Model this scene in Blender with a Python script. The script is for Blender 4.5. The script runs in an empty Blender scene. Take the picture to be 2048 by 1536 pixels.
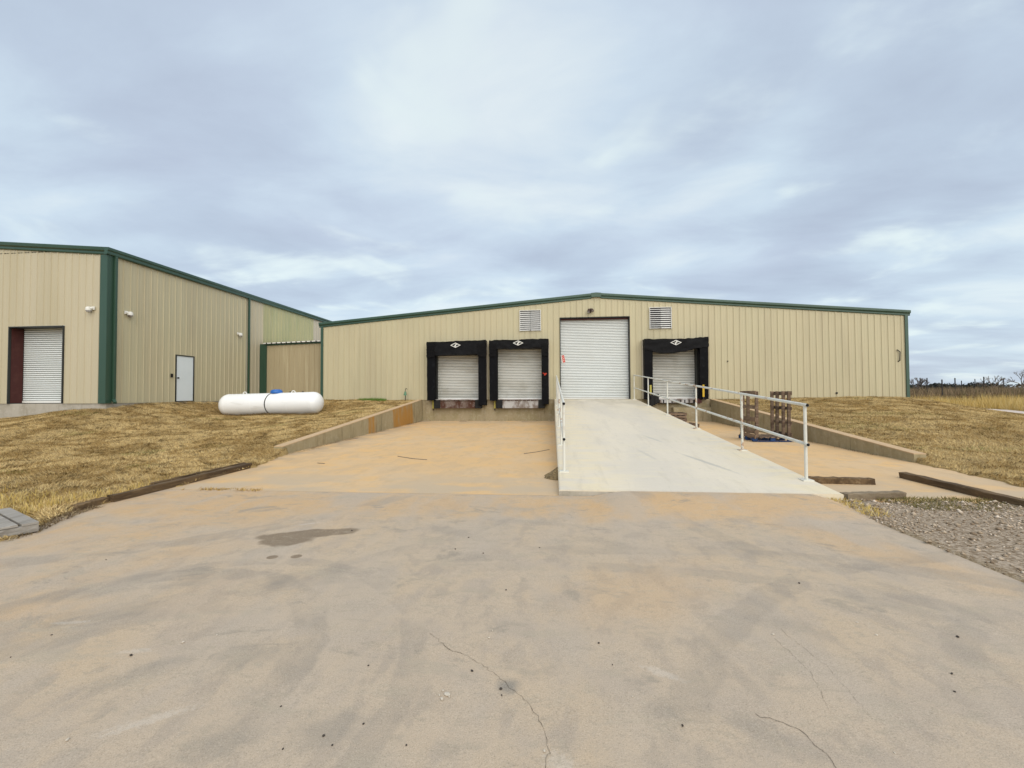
import bpy, bmesh, math, random
import numpy as np
from mathutils import Matrix, Vector
R = math.radians
sc = bpy.context.scene
col = sc.collection
random.seed(4); RNG = np.random.default_rng(7)

# ------------------------------------------------------------------ camera
EYE = 1.68
yaw, pitch, roll = 0.093, 0.024, -0.005
cd = bpy.data.cameras.new('camera'); cam = bpy.data.objects.new('camera', cd); col.objects.link(cam)
cd.sensor_width = 36; cd.lens = 870.7 / 2048 * 36; cd.clip_start = .05; cd.clip_end = 3000
fw = Vector((-math.sin(yaw) * math.cos(pitch), math.cos(yaw) * math.cos(pitch), math.sin(pitch)))
rt = Vector((math.cos(yaw), math.sin(yaw), 0)); up = rt.cross(fw)
r2 = rt * math.cos(roll) + up * math.sin(roll); u2 = up * math.cos(roll) - rt * math.sin(roll)
cam.matrix_world = Matrix(((r2.x, u2.x, -fw.x, 0), (r2.y, u2.y, -fw.y, 0), (r2.z, u2.z, -fw.z, EYE), (0, 0, 0, 1)))
sc.camera = cam

# ------------------------------------------------------------------ light, sky, exposure
EXPO = 0.85
sc.view_settings.view_transform = 'Standard'; sc.view_settings.look = 'None'
sc.view_settings.exposure = EXPO; sc.view_settings.gamma = 1; sc.view_settings.use_curve_mapping = False
SUN_EL, SUN_AZ = R(38), R(157)            # azimuth clockwise from +Y: behind the camera, to the right
sd = bpy.data.lights.new('sun', 'SUN'); sun = bpy.data.objects.new('sun', sd); col.objects.link(sun)
sd.energy = 1.5; sd.angle = R(75); sd.color = (1, .91, .78)
sdir = Vector((math.sin(SUN_AZ) * math.cos(SUN_EL), math.cos(SUN_AZ) * math.cos(SUN_EL), math.sin(SUN_EL)))
sun.rotation_euler = sdir.to_track_quat('Z', 'Y').to_euler(); sun.location = (0, -20, 30)

class NT:
    """tiny node helper"""
    def __init__(s, nt): s.nt = nt; nt.nodes.clear()
    def n(s, t, ins=None, **kw):
        nd = s.nt.nodes.new(t)
        for k, v in kw.items(): setattr(nd, k, v)
        for k, v in (ins or {}).items(): s.put(nd.inputs[k], v)
        return nd
    def put(s, inp, v):
        if isinstance(v, bpy.types.NodeSocket): s.nt.links.new(v, inp)
        elif isinstance(v, (tuple, list)) and len(v) == 3 and inp.type == 'RGBA': inp.default_value = (*v, 1)
        else: inp.default_value = v
    def math(s, op, a, b=0., c=0., clamp=False): return s.n('ShaderNodeMath', {0: a, 1: b, 2: c}, operation=op, use_clamp=clamp).outputs[0]
    def vm(s, op, a, b=(0, 0, 0)): return s.n('ShaderNodeVectorMath', {0: a, 1: b}, operation=op).outputs[0]
    def noise(s, vec, scale, detail=3., rough=.55, dist=0.):
        return s.n('ShaderNodeTexNoise', {'Vector': vec, 'Scale': scale, 'Detail': detail, 'Roughness': rough, 'Distortion': dist}).outputs[0]
    def rng(s, v, a, b, c=0., d=1., smooth=True):
        return s.n('ShaderNodeMapRange', {0: v, 1: a, 2: b, 3: c, 4: d}, interpolation_type='SMOOTHSTEP' if smooth else 'LINEAR').outputs[0]
    def mix(s, f, a, b, mode='MIX'):
        nd = s.n('ShaderNodeMix', data_type='RGBA', blend_type=mode)
        s.put(nd.inputs[0], f); s.put(nd.inputs[6], a); s.put(nd.inputs[7], b); return nd.outputs[2]
    def sep(s, v): return s.n('ShaderNodeSeparateXYZ', {0: v}).outputs
    def comb(s, x, y, z): return s.n('ShaderNodeCombineXYZ', {0: x, 1: y, 2: z}).outputs[0]

W = bpy.data.worlds.new('World'); sc.world = W; W.use_nodes = True
w = NT(W.node_tree)
d = w.n('ShaderNodeTexCoord').outputs['Generated']
dx, dy, dz = w.sep(d)
zc = w.math('ADD', w.math('MAXIMUM', dz, 0.), .13)
uv = w.comb(w.math('DIVIDE', dx, zc), w.math('DIVIDE', dy, zc), 0.)
off = w.vm('ADD', uv, (20.93, 29.65, 0.))
big = w.noise(off, .62, 2., .5, .5)
mid = w.noise(w.vm('MULTIPLY', off, (1., 1.6, 1.)), 1.25, 8., .55, .3)
tint = w.noise(w.vm('ADD', uv, (9., 4., 2.)), .8, 2., .5)
dens = w.math('ADD', w.math('MULTIPLY', big, .56), w.math('MULTIPLY', mid, .44))
ramp = w.n('ShaderNodeValToRGB', {0: dens}); cr = ramp.color_ramp
cr.elements[0].position = .37; cr.elements[0].color = (.50, .58, .71, 1)
cr.elements[1].position = .65; cr.elements[1].color = (.88, .98, 1.0, 1)
e = cr.elements.new(.47); e.color = (.58, .685, .815, 1)
e = cr.elements.new(.545); e.color = (.68, .81, .92, 1)
pat = w.math('MULTIPLY', w.rng(w.noise(w.vm('ADD', off, (4., 8., 0.)), 1.7, 4., .5, .4), .52, .68), w.rng(dens, .44, .54))
cloud = w.mix(w.rng(tint, .42, .66, 0., .22), w.mix(w.math('MULTIPLY', pat, .9), ramp.outputs[0], (.88, 1.0, 1.0)), (.63, .68, .84))
sky = w.n('ShaderNodeTexSky', sky_type='NISHITA', sun_disc=False, sun_elevation=SUN_EL, sun_rotation=SUN_AZ)
skyc = w.mix(1., sky.outputs[0], (.1, .1, .1), 'MULTIPLY')
allc = w.mix(.88, skyc, cloud)
bg = w.n('ShaderNodeBackground', {'Color': allc, 'Strength': 1 / 2 ** EXPO})
w.nt.links.new(bg.outputs[0], w.n('ShaderNodeOutputWorld').inputs[0])

# ------------------------------------------------------------------ materials
MATS = {}
def pmat(name, base, rough=.85, layers=(), bump=None, rnd=0., metallic=0., spec=.3, local=False, extra=None):
    """layers: (scale, lo, hi, colour, strength[, stretch vec, detail])"""
    m = bpy.data.materials.new(name); m.use_nodes = True; t = NT(m.node_tree)
    pos = t.n('ShaderNodeTexCoord').outputs['Object'] if local else t.n('ShaderNodeNewGeometry').outputs['Position']
    if local:
        pos = t.vm('ADD', pos, t.vm('MULTIPLY', t.comb(t.n('ShaderNodeObjectInfo').outputs['Random'], 0., 0.), (37., 0, 0)))
    c = t.n('ShaderNodeRGB').outputs[0]; c.default_value = (*base, 1)
    for L in layers:
        st = L[5] if len(L) > 5 else (1, 1, 1); det = L[6] if len(L) > 6 else 4.
        f = t.rng(t.noise(t.vm('MULTIPLY', pos, st), L[0], det), L[1], L[2], 0., L[4])
        c = t.mix(f, c, L[3])
    if extra: c = extra(t, pos, c)
    if rnd:
        rv = t.rng(t.n('ShaderNodeObjectInfo').outputs['Random'], 0., 1., 1 - rnd, 1 + rnd, False)
        c = t.vm('MULTIPLY', c, t.comb(rv, rv, rv))
    b = t.n('ShaderNodeBsdfPrincipled', {'Base Color': c, 'Roughness': rough, 'Metallic': metallic, 'Specular IOR Level': spec})
    if bump:
        hs = t.noise(t.vm('MULTIPLY', pos, bump[2] if len(bump) > 2 else (1, 1, 1)), bump[0], 5., .6)
        t.put(b.inputs['Normal'], t.n('ShaderNodeBump', {'Height': hs, 'Strength': bump[1], 'Distance': .02}).outputs[0])
    t.nt.links.new(b.outputs[0], t.n('ShaderNodeOutputMaterial').inputs[0])
    MATS[name] = m; return m
def attrmat(name, rough=.9, trans=.0):
    m = bpy.data.materials.new(name); m.use_nodes = True; t = NT(m.node_tree)
    a = t.n('ShaderNodeAttribute', attribute_name='Col').outputs[0]
    b = t.n('ShaderNodeBsdfPrincipled', {'Base Color': a, 'Roughness': rough, 'Specular IOR Level': .1})
    t.nt.links.new(b.outputs[0], t.n('ShaderNodeOutputMaterial').inputs[0]); return m

def ellipse(t, pos, cx, cy, ax, ay, rot, wob=.35, nsc=5., soft=.2):
    v = t.vm('SUBTRACT', pos, (cx, cy, 0))
    v = t.n('ShaderNodeVectorRotate', {'Vector': v, 'Angle': -R(rot)}, rotation_type='Z_AXIS').outputs[0]
    v = t.vm('MULTIPLY', v, (1 / ax, 1 / ay, 0))
    ln = t.n('ShaderNodeVectorMath', {0: v}, operation='LENGTH').outputs['Value']
    ln = t.math('ADD', ln, t.math('MULTIPLY', t.math('SUBTRACT', t.noise(pos, nsc, 3.), .5), wob * 2))
    return t.rng(ln, 1 + soft, 1 - soft, 0., 1.)

def apron_extra(t, pos, c):
    x, y, z = t.sep(pos)
    soil = (.585, .375, .18)
    # orange soil washed over the left side and in front of the ramp
    f = t.math('MULTIPLY', t.rng(x, -1.2, -5.2), t.rng(t.noise(t.vm('MULTIPLY', pos, (.5, 1., 1)), 1.1, 4.), .36, .62, 0., .75))
    f = t.math('MULTIPLY', f, t.rng(y, 2.2, 5.0, .1, .9))
    c = t.mix(f, c, soil)
    for a in ((2.2, 6.35, 2.6, .6, 4, .8, .7), (.75, 3.8, .8, .4, 35, .7, .30), (-2.6, 6.3, 3.6, .6, 2, .9, .55), (3.3, 4.9, 1., .35, -60, .8, .45), (-4.6, 2.8, .9, .5, 10, .8, .45)):
        c = t.mix(t.math('MULTIPLY', ellipse(t, pos, *a[:5], wob=a[5], nsc=2.2, soft=.6), a[6]), c, soil)
    # paler worn wheel lanes and grey scuffing
    lane = t.rng(t.noise(t.vm('MULTIPLY', pos, (1.3, .45, 1)), 1.1, 5.), .46, .64, 0., .7)
    c = t.mix(lane, c, (.455, .38, .30))
    for a in ((-1.93, 2.64, .16, .13, 0, .5), (-2.47, 2.42, .2, .09, 40, .45), (.6, 2.38, .14, .07, 10, .45), (-1.57, 2.0, .13, .1, 20, .5), (-1.12, 2.1, .16, .09, 30, .5), (1.0, 2.27, .2, .07, -35, .42),
              (-3.9, 3.3, .28, .09, 20, .4), (-4.6, 4.15, .22, .07, 15, .4), (-3.2, 3.55, .2, .06, 20, .4), (2.6, 3.6, .35, .09, -35, .35), (1.6, 3.3, .2, .07, -20, .3), (-.2, 5.5, .35, .08, -10, .35), (-1.2, 5.1, .4, .1, -25, .3), (.5, 4.9, .3, .08, -20, .3), (-.26, 2.49, .05, .06, 20, 1.)):
        c = t.mix(t.math('MULTIPLY', ellipse(t, pos, *a[:5], wob=1.1, nsc=9., soft=.8), a[5] * .85), c, (.235, .215, .185))
    pt = t.noise(t.vm('MULTIPLY', pos, (.8, 1.3, 1)), 1.7, 9., .7, .6)
    c = t.mix(t.rng(pt, .58, .66, 0., .6), c, (.285, .25, .20))
    c = t.mix(t.rng(pt, .40, .33, 0., .3), c, (.55, .435, .315))
    v_ = t.n('ShaderNodeTexVoronoi', {'Vector': pos, 'Scale': 1.6, 'Randomness': 1.})
    dot = t.math('MULTIPLY', t.rng(t.math('ADD', v_.outputs['Distance'], t.math('MULTIPLY', t.noise(pos, 14., 3.), .06)), .085, .06), t.rng(t.n('ShaderNodeSeparateColor', {0: v_.outputs['Color']}).outputs[0], .5, .75))
    c = t.mix(t.math('MULTIPLY', dot, .5), c, (.22, .19, .155))
    # tyre scuff arcs
    for cx, cy, r, wd, st in ((-3.0, 2.35, 1.43, .14, .38), (-2.6, 2.35, 1.75, .1, .26), (4.6, .4, 4.4, .14, .26), (5.2, .6, 3.6, .12, .22), (-7.5, 9., 5.6, .18, .28), (-6.8, 9.4, 7.2, .15, .24), (6.5, 7.5, 5.2, .16, .26), (1.2, -1.5, 6.2, .16, .24), (.4, -2.2, 6.4, .12, .2)):
        v = t.vm('MULTIPLY', t.vm('SUBTRACT', pos, (cx, cy, 0)), (1, 1, 0))
        ln = t.n('ShaderNodeVectorMath', {0: v}, operation='LENGTH').outputs['Value']
        ln = t.math('ADD', ln, t.math('MULTIPLY', t.math('SUBTRACT', t.noise(pos, 4., 3.), .5), .12))
        k = t.rng(t.math('ABSOLUTE', t.math('SUBTRACT', ln, r)), wd, wd * .7, 0., st * 1.35)
        k = t.math('MULTIPLY', k, t.rng(t.noise(pos, 1.3, 4.), .40, .6))
        c = t.mix(k, c, (.27, .235, .195))
    # damp stain and two drops
    s1 = ellipse(t, pos, -2.86, 4.9, .56, .15, 17, .35, 4., .12)
    s2 = ellipse(t, pos, -2.98, 4.68, .27, .2, 10, .35, 4., .15)
    s3 = t.math('MAXIMUM', ellipse(t, pos, -2.83, 4.19, .055, .05, 0, .1, 4., .1), ellipse(t, pos, -2.6, 4.23, .055, .05, 0, .1, 4., .1))
    st = t.math('MAXIMUM', t.math('MAXIMUM', s1, s2), s3)
    c = t.mix(t.math('MULTIPLY', st, .9), c, t.mix(t.noise(pos, 9., 4.), (.155, .112, .07), (.24, .178, .115)))
    # pale scrapes
    for a in ((-2.07, 2.08, .16, .03, 35), (.63, 2.68, .1, .03, -30), (.02, 2.0, .07, .05, -40), (-3.5, 2.9, .1, .02, 10), (-2.7, 2.62, .1, .02, 10), (-3.1, 5.25, .14, .02, 30)):
        c = t.mix(t.math('MULTIPLY', ellipse(t, pos, *a, wob=1.6, nsc=38., soft=.6), .28), c, (.66, .61, .54))
    for sc_, st_, k_, cc_ in ((3.2, (.55, 1.6, 1), .4, (.405, .345, .26)), (8., (.6, 1.5, 1), .38, (.365, .31, .235)), (2.1, (1.5, .7, 1), .14, (.58, .465, .345))):
        c = t.mix(t.rng(t.noise(t.vm('MULTIPLY', pos, st_), sc_, 9., .72, .5), .54, .64, 0., k_ * 1.25), c, cc_)
    # fine aggregate speckle
    sp = t.noise(pos, 160., 2., .7)
    c = t.mix(t.rng(sp, .53, .72, 0., .5), c, (.19, .155, .11))
    c = t.mix(t.rng(sp, .46, .28, 0., .35), c, (.70, .62, .49))
    s3_ = t.noise(pos, 55., 3., .7)
    c = t.mix(t.rng(s3_, .56, .72, 0., .35), c, (.24, .2, .15))
    return c

CONC = (.49, .393, .29)
pmat('apron_concrete', CONC, .8, [(.7, .42, .66, (.545, .405, .25), .4), (2.2, .46, .64, (.43, .355, .28), .7), (6., .50, .64, (.355, .295, .235), .5, (1, .6, 1), 8.), (14., .58, .75, (.33, .29, .235), .35), (30., .5, .75, (.36, .31, .24), .3)],
     bump=(70., .22), extra=apron_extra)
def pit_extra(t, pos, c):
    x, y, z = t.sep(pos)
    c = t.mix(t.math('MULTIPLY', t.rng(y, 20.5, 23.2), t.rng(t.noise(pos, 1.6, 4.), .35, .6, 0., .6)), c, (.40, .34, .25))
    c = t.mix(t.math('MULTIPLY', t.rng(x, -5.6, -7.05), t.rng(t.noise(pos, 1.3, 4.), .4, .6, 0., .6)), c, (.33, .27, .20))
    c = t.mix(t.math('MULTIPLY', t.rng(y, 10.2, 6.9), t.rng(t.noise(t.vm('MULTIPLY', pos, (.6, 1.4, 1)), 1.2, 6.), .36, .58, 0., .9)), c, (.50, .40, .28))
    sp = t.noise(pos, 120., 2., .7)
    return t.mix(t.rng(sp, .55, .75, 0., .22), c, (.3, .22, .13))
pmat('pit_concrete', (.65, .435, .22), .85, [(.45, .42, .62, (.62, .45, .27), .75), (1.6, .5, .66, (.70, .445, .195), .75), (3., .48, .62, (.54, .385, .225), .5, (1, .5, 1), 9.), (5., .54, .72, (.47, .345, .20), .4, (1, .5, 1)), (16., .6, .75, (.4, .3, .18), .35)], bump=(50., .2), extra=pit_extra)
def ramp_extra(t, pos, c):
    x, y, z = t.sep(pos)
    edge = t.math('MAXIMUM', t.rng(x, 1.7, .6), t.rng(x, 3.2, 4.1))
    c = t.mix(t.math('MULTIPLY', edge, t.rng(t.noise(t.vm('MULTIPLY', pos, (1, 3., 1)), 1.2, 4.), .35, .62, 0., .75)), c, (.73, .63, .43))
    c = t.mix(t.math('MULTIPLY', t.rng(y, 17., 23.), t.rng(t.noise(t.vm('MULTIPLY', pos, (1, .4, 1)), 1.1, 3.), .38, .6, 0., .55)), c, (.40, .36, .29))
    c = t.mix(t.rng(t.noise(t.vm('MULTIPLY', pos, (2.2, .3, 1)), 2.2, 7., .65), .52, .68, 0., .3), c, (.50, .45, .36))
    c = t.mix(t.rng(t.noise(t.vm('MULTIPLY', pos, (.5, 6., 1)), 9., 3., .6), .52, .7, 0., .3), c, (.5, .46, .37))
    for a in ((3.0, 8.9, .05, .8, 18, .55), (2.55, 11.5, .05, .5, 15, .4), (2.0, 9.6, .04, .5, 10, .3)):
        c = t.mix(t.math('MULTIPLY', ellipse(t, pos, *a[:5], wob=.8, nsc=9., soft=.5), a[5]), c, (.36, .36, .34))
    return c
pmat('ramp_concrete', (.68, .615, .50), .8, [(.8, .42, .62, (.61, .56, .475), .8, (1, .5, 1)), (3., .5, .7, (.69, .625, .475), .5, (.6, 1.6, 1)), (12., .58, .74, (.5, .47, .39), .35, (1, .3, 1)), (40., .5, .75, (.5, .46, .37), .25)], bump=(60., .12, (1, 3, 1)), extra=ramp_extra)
def old_extra(t, pos, c):
    x, y, z = t.sep(pos)
    st = t.noise(t.vm('MULTIPLY', pos, (1, 1, .16)), 5., 5., .6)
    c = t.mix(t.rng(st, .54, .72, 0., .6), c, (.17, .13, .065))
    c = t.mix(t.rng(st, .44, .3, 0., .4), c, (.46, .40, .28))
    return c
pmat('old_concrete', (.335, .275, .175), .9, [(2., .42, .65, (.27, .225, .12), .7), (9., .5, .7, (.41, .37, .28), .5)], bump=(30., .3), extra=old_extra)
def retl_extra(t, pos, c):
    c = old_extra(t, pos, c); x, y, z = t.sep(pos)
    n = t.math('MULTIPLY', t.math('SUBTRACT', t.noise(t.vm('MULTIPLY', pos, (1, 1, .4)), 3., 3.), .5), .9)
    y2 = t.math('ADD', y, n)
    rust = t.math('MAXIMUM', t.math('MULTIPLY', t.rng(y2, 18.6, 18.85), t.rng(y2, 21.6, 21.3)), t.math('MULTIPLY', t.rng(y2, 16.05, 16.2), t.rng(y2, 16.9, 16.7)))
    rust = t.math('MULTIPLY', rust, t.rng(x, -6.6, -7.))
    return t.mix(t.math('MULTIPLY', rust, t.rng(t.noise(t.vm('MULTIPLY', pos, (1, 1, .3)), 4., 4.), .3, .6, .35, .95)), c, (.40, .205, .045))
pmat('retaining_concrete', (.35, .29, .175), .9, [(2., .42, .65, (.28, .23, .125), .6), (9., .5, .7, (.42, .36, .25), .5)], bump=(30., .3), extra=retl_extra)
pmat('coping_concrete', (.53, .375, .225), .9, [(3., .45, .65, (.5, .36, .2), .6), (12., .5, .7, (.66, .49, .31), .5)], bump=(40., .25))
pmat('grey_concrete', (.42, .385, .325), .9, [(2., .42, .65, (.32, .29, .23), .6), (5., .5, .7, (.25, .22, .17), .5, (1, 1, .2)), (12., .5, .7, (.5, .46, .4), .5)], bump=(40., .25))

TAN = (.485, .44, .288)
st_l = [(1.1, .4, .7, (.445, .39, .255), .7, (1, 1, .12)), (7., .5, .72, (.545, .482, .32), .5, (1, 1, .05)), (.35, .4, .65, (.51, .45, .295), .6), (2.4, .55, .72, (.42, .365, .24), .5, (1, 1, .07))]
pmat('tan_siding', TAN, .42, st_l, rnd=.025, spec=.4)
pmat('tan_siding_old', (.505, .45, .32), .45, st_l[:1] + [(40., .56, .7, (.40, .33, .21), .3)], rnd=.02, spec=.4)
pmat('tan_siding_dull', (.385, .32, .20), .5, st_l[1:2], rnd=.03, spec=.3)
pmat('pale_siding', (.53, .475, .375), .5, st_l[1:2], rnd=.03, spec=.3)
pmat('green_panel', (.42, .395, .215), .4, [(1.6, .4, .65, (.36, .365, .195), .7, (1, 1, .3)), (5., .5, .7, (.48, .45, .28), .4, (1, 1, .1))], rnd=.05)
pmat('green_trim', (.03, .074, .05), .38, [(2., .4, .7, (.042, .092, .064), .6, (1, 1, .2))], spec=.5)
pmat('dark_green_trim', (.024, .062, .038), .4, [(2., .4, .7, (.034, .078, .05), .6, (1, 1, .2))], spec=.5)
pmat('white_metal', (.74, .74, .71), .38, [(1.5, .45, .7, (.63, .62, .57), .5)], spec=.5)
pmat('roof_metal', (.66, .66, .64), .35, [(1., .45, .7, (.55, .54, .5), .5)], metallic=.3)
pmat('door_white', (.78, .82, .815), .4, [(2., .4, .7, (.71, .75, .745), .5, (.3, 1, 1)), (.8, .5, .7, (.72, .745, .725), .5)], spec=.5)
pmat('dock_door_white', (.70, .715, .68), .45, [(2., .4, .7, (.50, .49, .43), .6, (.3, 1, 1)), (.9, .5, .7, (.45, .44, .38), .5)], spec=.4)
pmat('steel_door', (.68, .735, .75), .45, [(1.2, .45, .7, (.62, .675, .69), .4)], spec=.4)
pmat('brown_steel', (.065, .016, .014), .5, [(4., .45, .7, (.09, .03, .024), .6)])
pmat('dark_frame', (.028, .03, .028), .5)
pmat('vinyl', (.006, .006, .007), .5, [(3., .45, .7, (.010, .010, .011), .6), (14., .62, .74, (.03, .03, .032), .3)], bump=(6., 1.), spec=.10)
pmat('vinyl_pad', (.005, .0052, .0065), .5, [(5., .58, .7, (.02, .022, .026), .4)], bump=(5., .8), spec=.07)
pmat('rubber', (.012, .012, .012), .8, [(9., .5, .7, (.03, .028, .025), .5)], bump=(20., .4))
pmat('rusty_steel', (.16, .12, .10), .75, [(2.2, .40, .62, (.06, .02, .010), .95, (1, 1, .6)), (9., .5, .7, (.30, .27, .25), .5)], bump=(30., .2))
pmat('galvanised', (.42, .41, .40), .6, [(3., .42, .62, (.12, .075, .05), .8, (1, 1, .5)), (12., .5, .7, (.5, .5, .49), .4)], bump=(30., .2))
pmat('louver_white', (.70, .70, .68), .4, [(5., .5, .75, (.55, .54, .5), .4)], spec=.4)
pmat('black', (.008, .008, .009), .6)
pmat('emblem_white', (.72, .72, .68), .6)
pmat('yellow_paint', (.58, .38, .03), .6, [(12., .5, .7, (.38, .25, .05), .6)])
pmat('pale_yellow', (.42, .37, .08), .6, [(12., .5, .7, (.25, .2, .05), .6)])
def rail_extra(t, pos, c):
    f = t.rng(t.noise(pos, 5., 5., .65), .54, .63, 0., .85)
    x, y, z = t.sep(pos)
    f = t.math('MULTIPLY', f, t.rng(t.math('ABSOLUTE', t.math('SUBTRACT', y, 13.)), 5., 2.5, .12, 1.))
    return t.mix(f, c, (.34, .17, .075))
pmat('rail_paint', (.66, .655, .59), .5, [(5., .5, .7, (.56, .54, .45), .5)], spec=.4, extra=rail_extra)
pmat('tank_white', (.84, .85, .85), .33, [(1.5, .45, .7, (.78, .79, .79), .5), (40., .62, .7, (.5, .48, .44), .35), (2.5, .6, .7, (.62, .61, .58), .4, (.4, 1, 2.5), 8.), (9., .68, .74, (.46, .42, .36), .4, (1, 1, 1), 6.)], spec=.5)
pmat('blue_plastic', (.02, .13, .45), .4, [(9., .5, .75, (.03, .17, .5), .4)], spec=.5)
pmat('blue_wood', (.012, .045, .15), .7, [(9., .45, .7, (.03, .05, .09), .7, (1, 1, 1))], local=True)
pmat('wood_grey', (.18, .125, .085), .9, [(6., .42, .65, (.085, .056, .04), .8, (.25, .25, 1)), (18., .5, .7, (.28, .215, .165), .6, (.3, .3, 1))], bump=(40., .4), local=True, rnd=.25)
pmat('wood_pale', (.32, .295, .26), .9, [(5., .45, .65, (.19, .17, .145), .8, (1, .2, 1)), (24., .5, .7, (.43, .405, .365), .6, (1, .15, 1))], bump=(50., .4, (1, .2, 1)), local=True, rnd=.2)
pmat('timber', (.14, .09, .045), .9, [(3., .42, .65, (.055, .034, .018), .85, (1, .3, 1)), (14., .52, .7, (.25, .175, .095), .6, (1, .12, 1)), (40., .5, .7, (.06, .04, .025), .6, (1, .1, 1))], bump=(40., .6, (1, .15, 1)), local=True, rnd=.15)
pmat('timber_grey', (.21, .165, .11), .9, [(3., .42, .65, (.12, .09, .06), .85, (.3, 1, 1)), (14., .52, .7, (.3, .24, .17), .6, (.12, 1, 1))], bump=(40., .6, (.15, 1, 1)), local=True, rnd=.1)
pmat('brass_green', (.10, .24, .15), .5, [(20., .5, .7, (.25, .3, .2), .5)])
pmat('dark_iron', (.035, .03, .028), .6)
pmat('lamp_brown', (.07, .045, .035), .5)
pmat('plastic_white', (.74, .73, .68), .4)
pmat('sign_red', (.62, .08, .06), .5)
pmat('spray_red', (.42, .035, .015), .7)
pmat('crack', (.12, .095, .07), 1., [(60., .45, .6, (.3, .25, .19), .8)])
pmat('stone_dark', (.06, .05, .042), .9, bump=(60., .5))
pmat('stone_pale', (.58, .52, .43), .9, bump=(60., .5))
pmat('road_gravel', (.62, .535, .47), .95, [(3., .4, .65, (.52, .44, .37), .6), (30., .5, .7, (.7, .62, .55), .5)], bump=(60., .4))
pmat('bark_grey', (.16, .135, .12), .95)
pmat('soil_pile', (.22, .16, .08), 1., [(25., .45, .6, (.09, .06, .03), .8), (60., .5, .65, (.36, .27, .14), .6)], bump=(40., .9))
def ground_extra(t, pos, c):
    x, y, z = t.sep(pos)
    # bare gravelly earth beside the apron
    g = t.math('MULTIPLY', t.rng(x, 3.6, 4.2), t.math('MULTIPLY', t.rng(x, 9.6, 8.2), t.rng(y, 7.9, 7.0)))
    gc = t.mix(t.rng(t.noise(pos, 24., 4.), .4, .6), (.21, .155, .10), (.40, .325, .245))
    return t.mix(g, c, gc)
pmat('dead_turf', (.36, .25, .10), 1., [(1.3, .42, .62, (.40, .28, .115), .4), (7., .5, .66, (.20, .13, .055), .7), (16., .5, .66, (.42, .30, .13), .6), (45., .5, .66, (.14, .09, .045), .6)], bump=(22., .9), extra=ground_extra)
M = MATS
GRASSM = attrmat('dry_grass')

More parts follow.
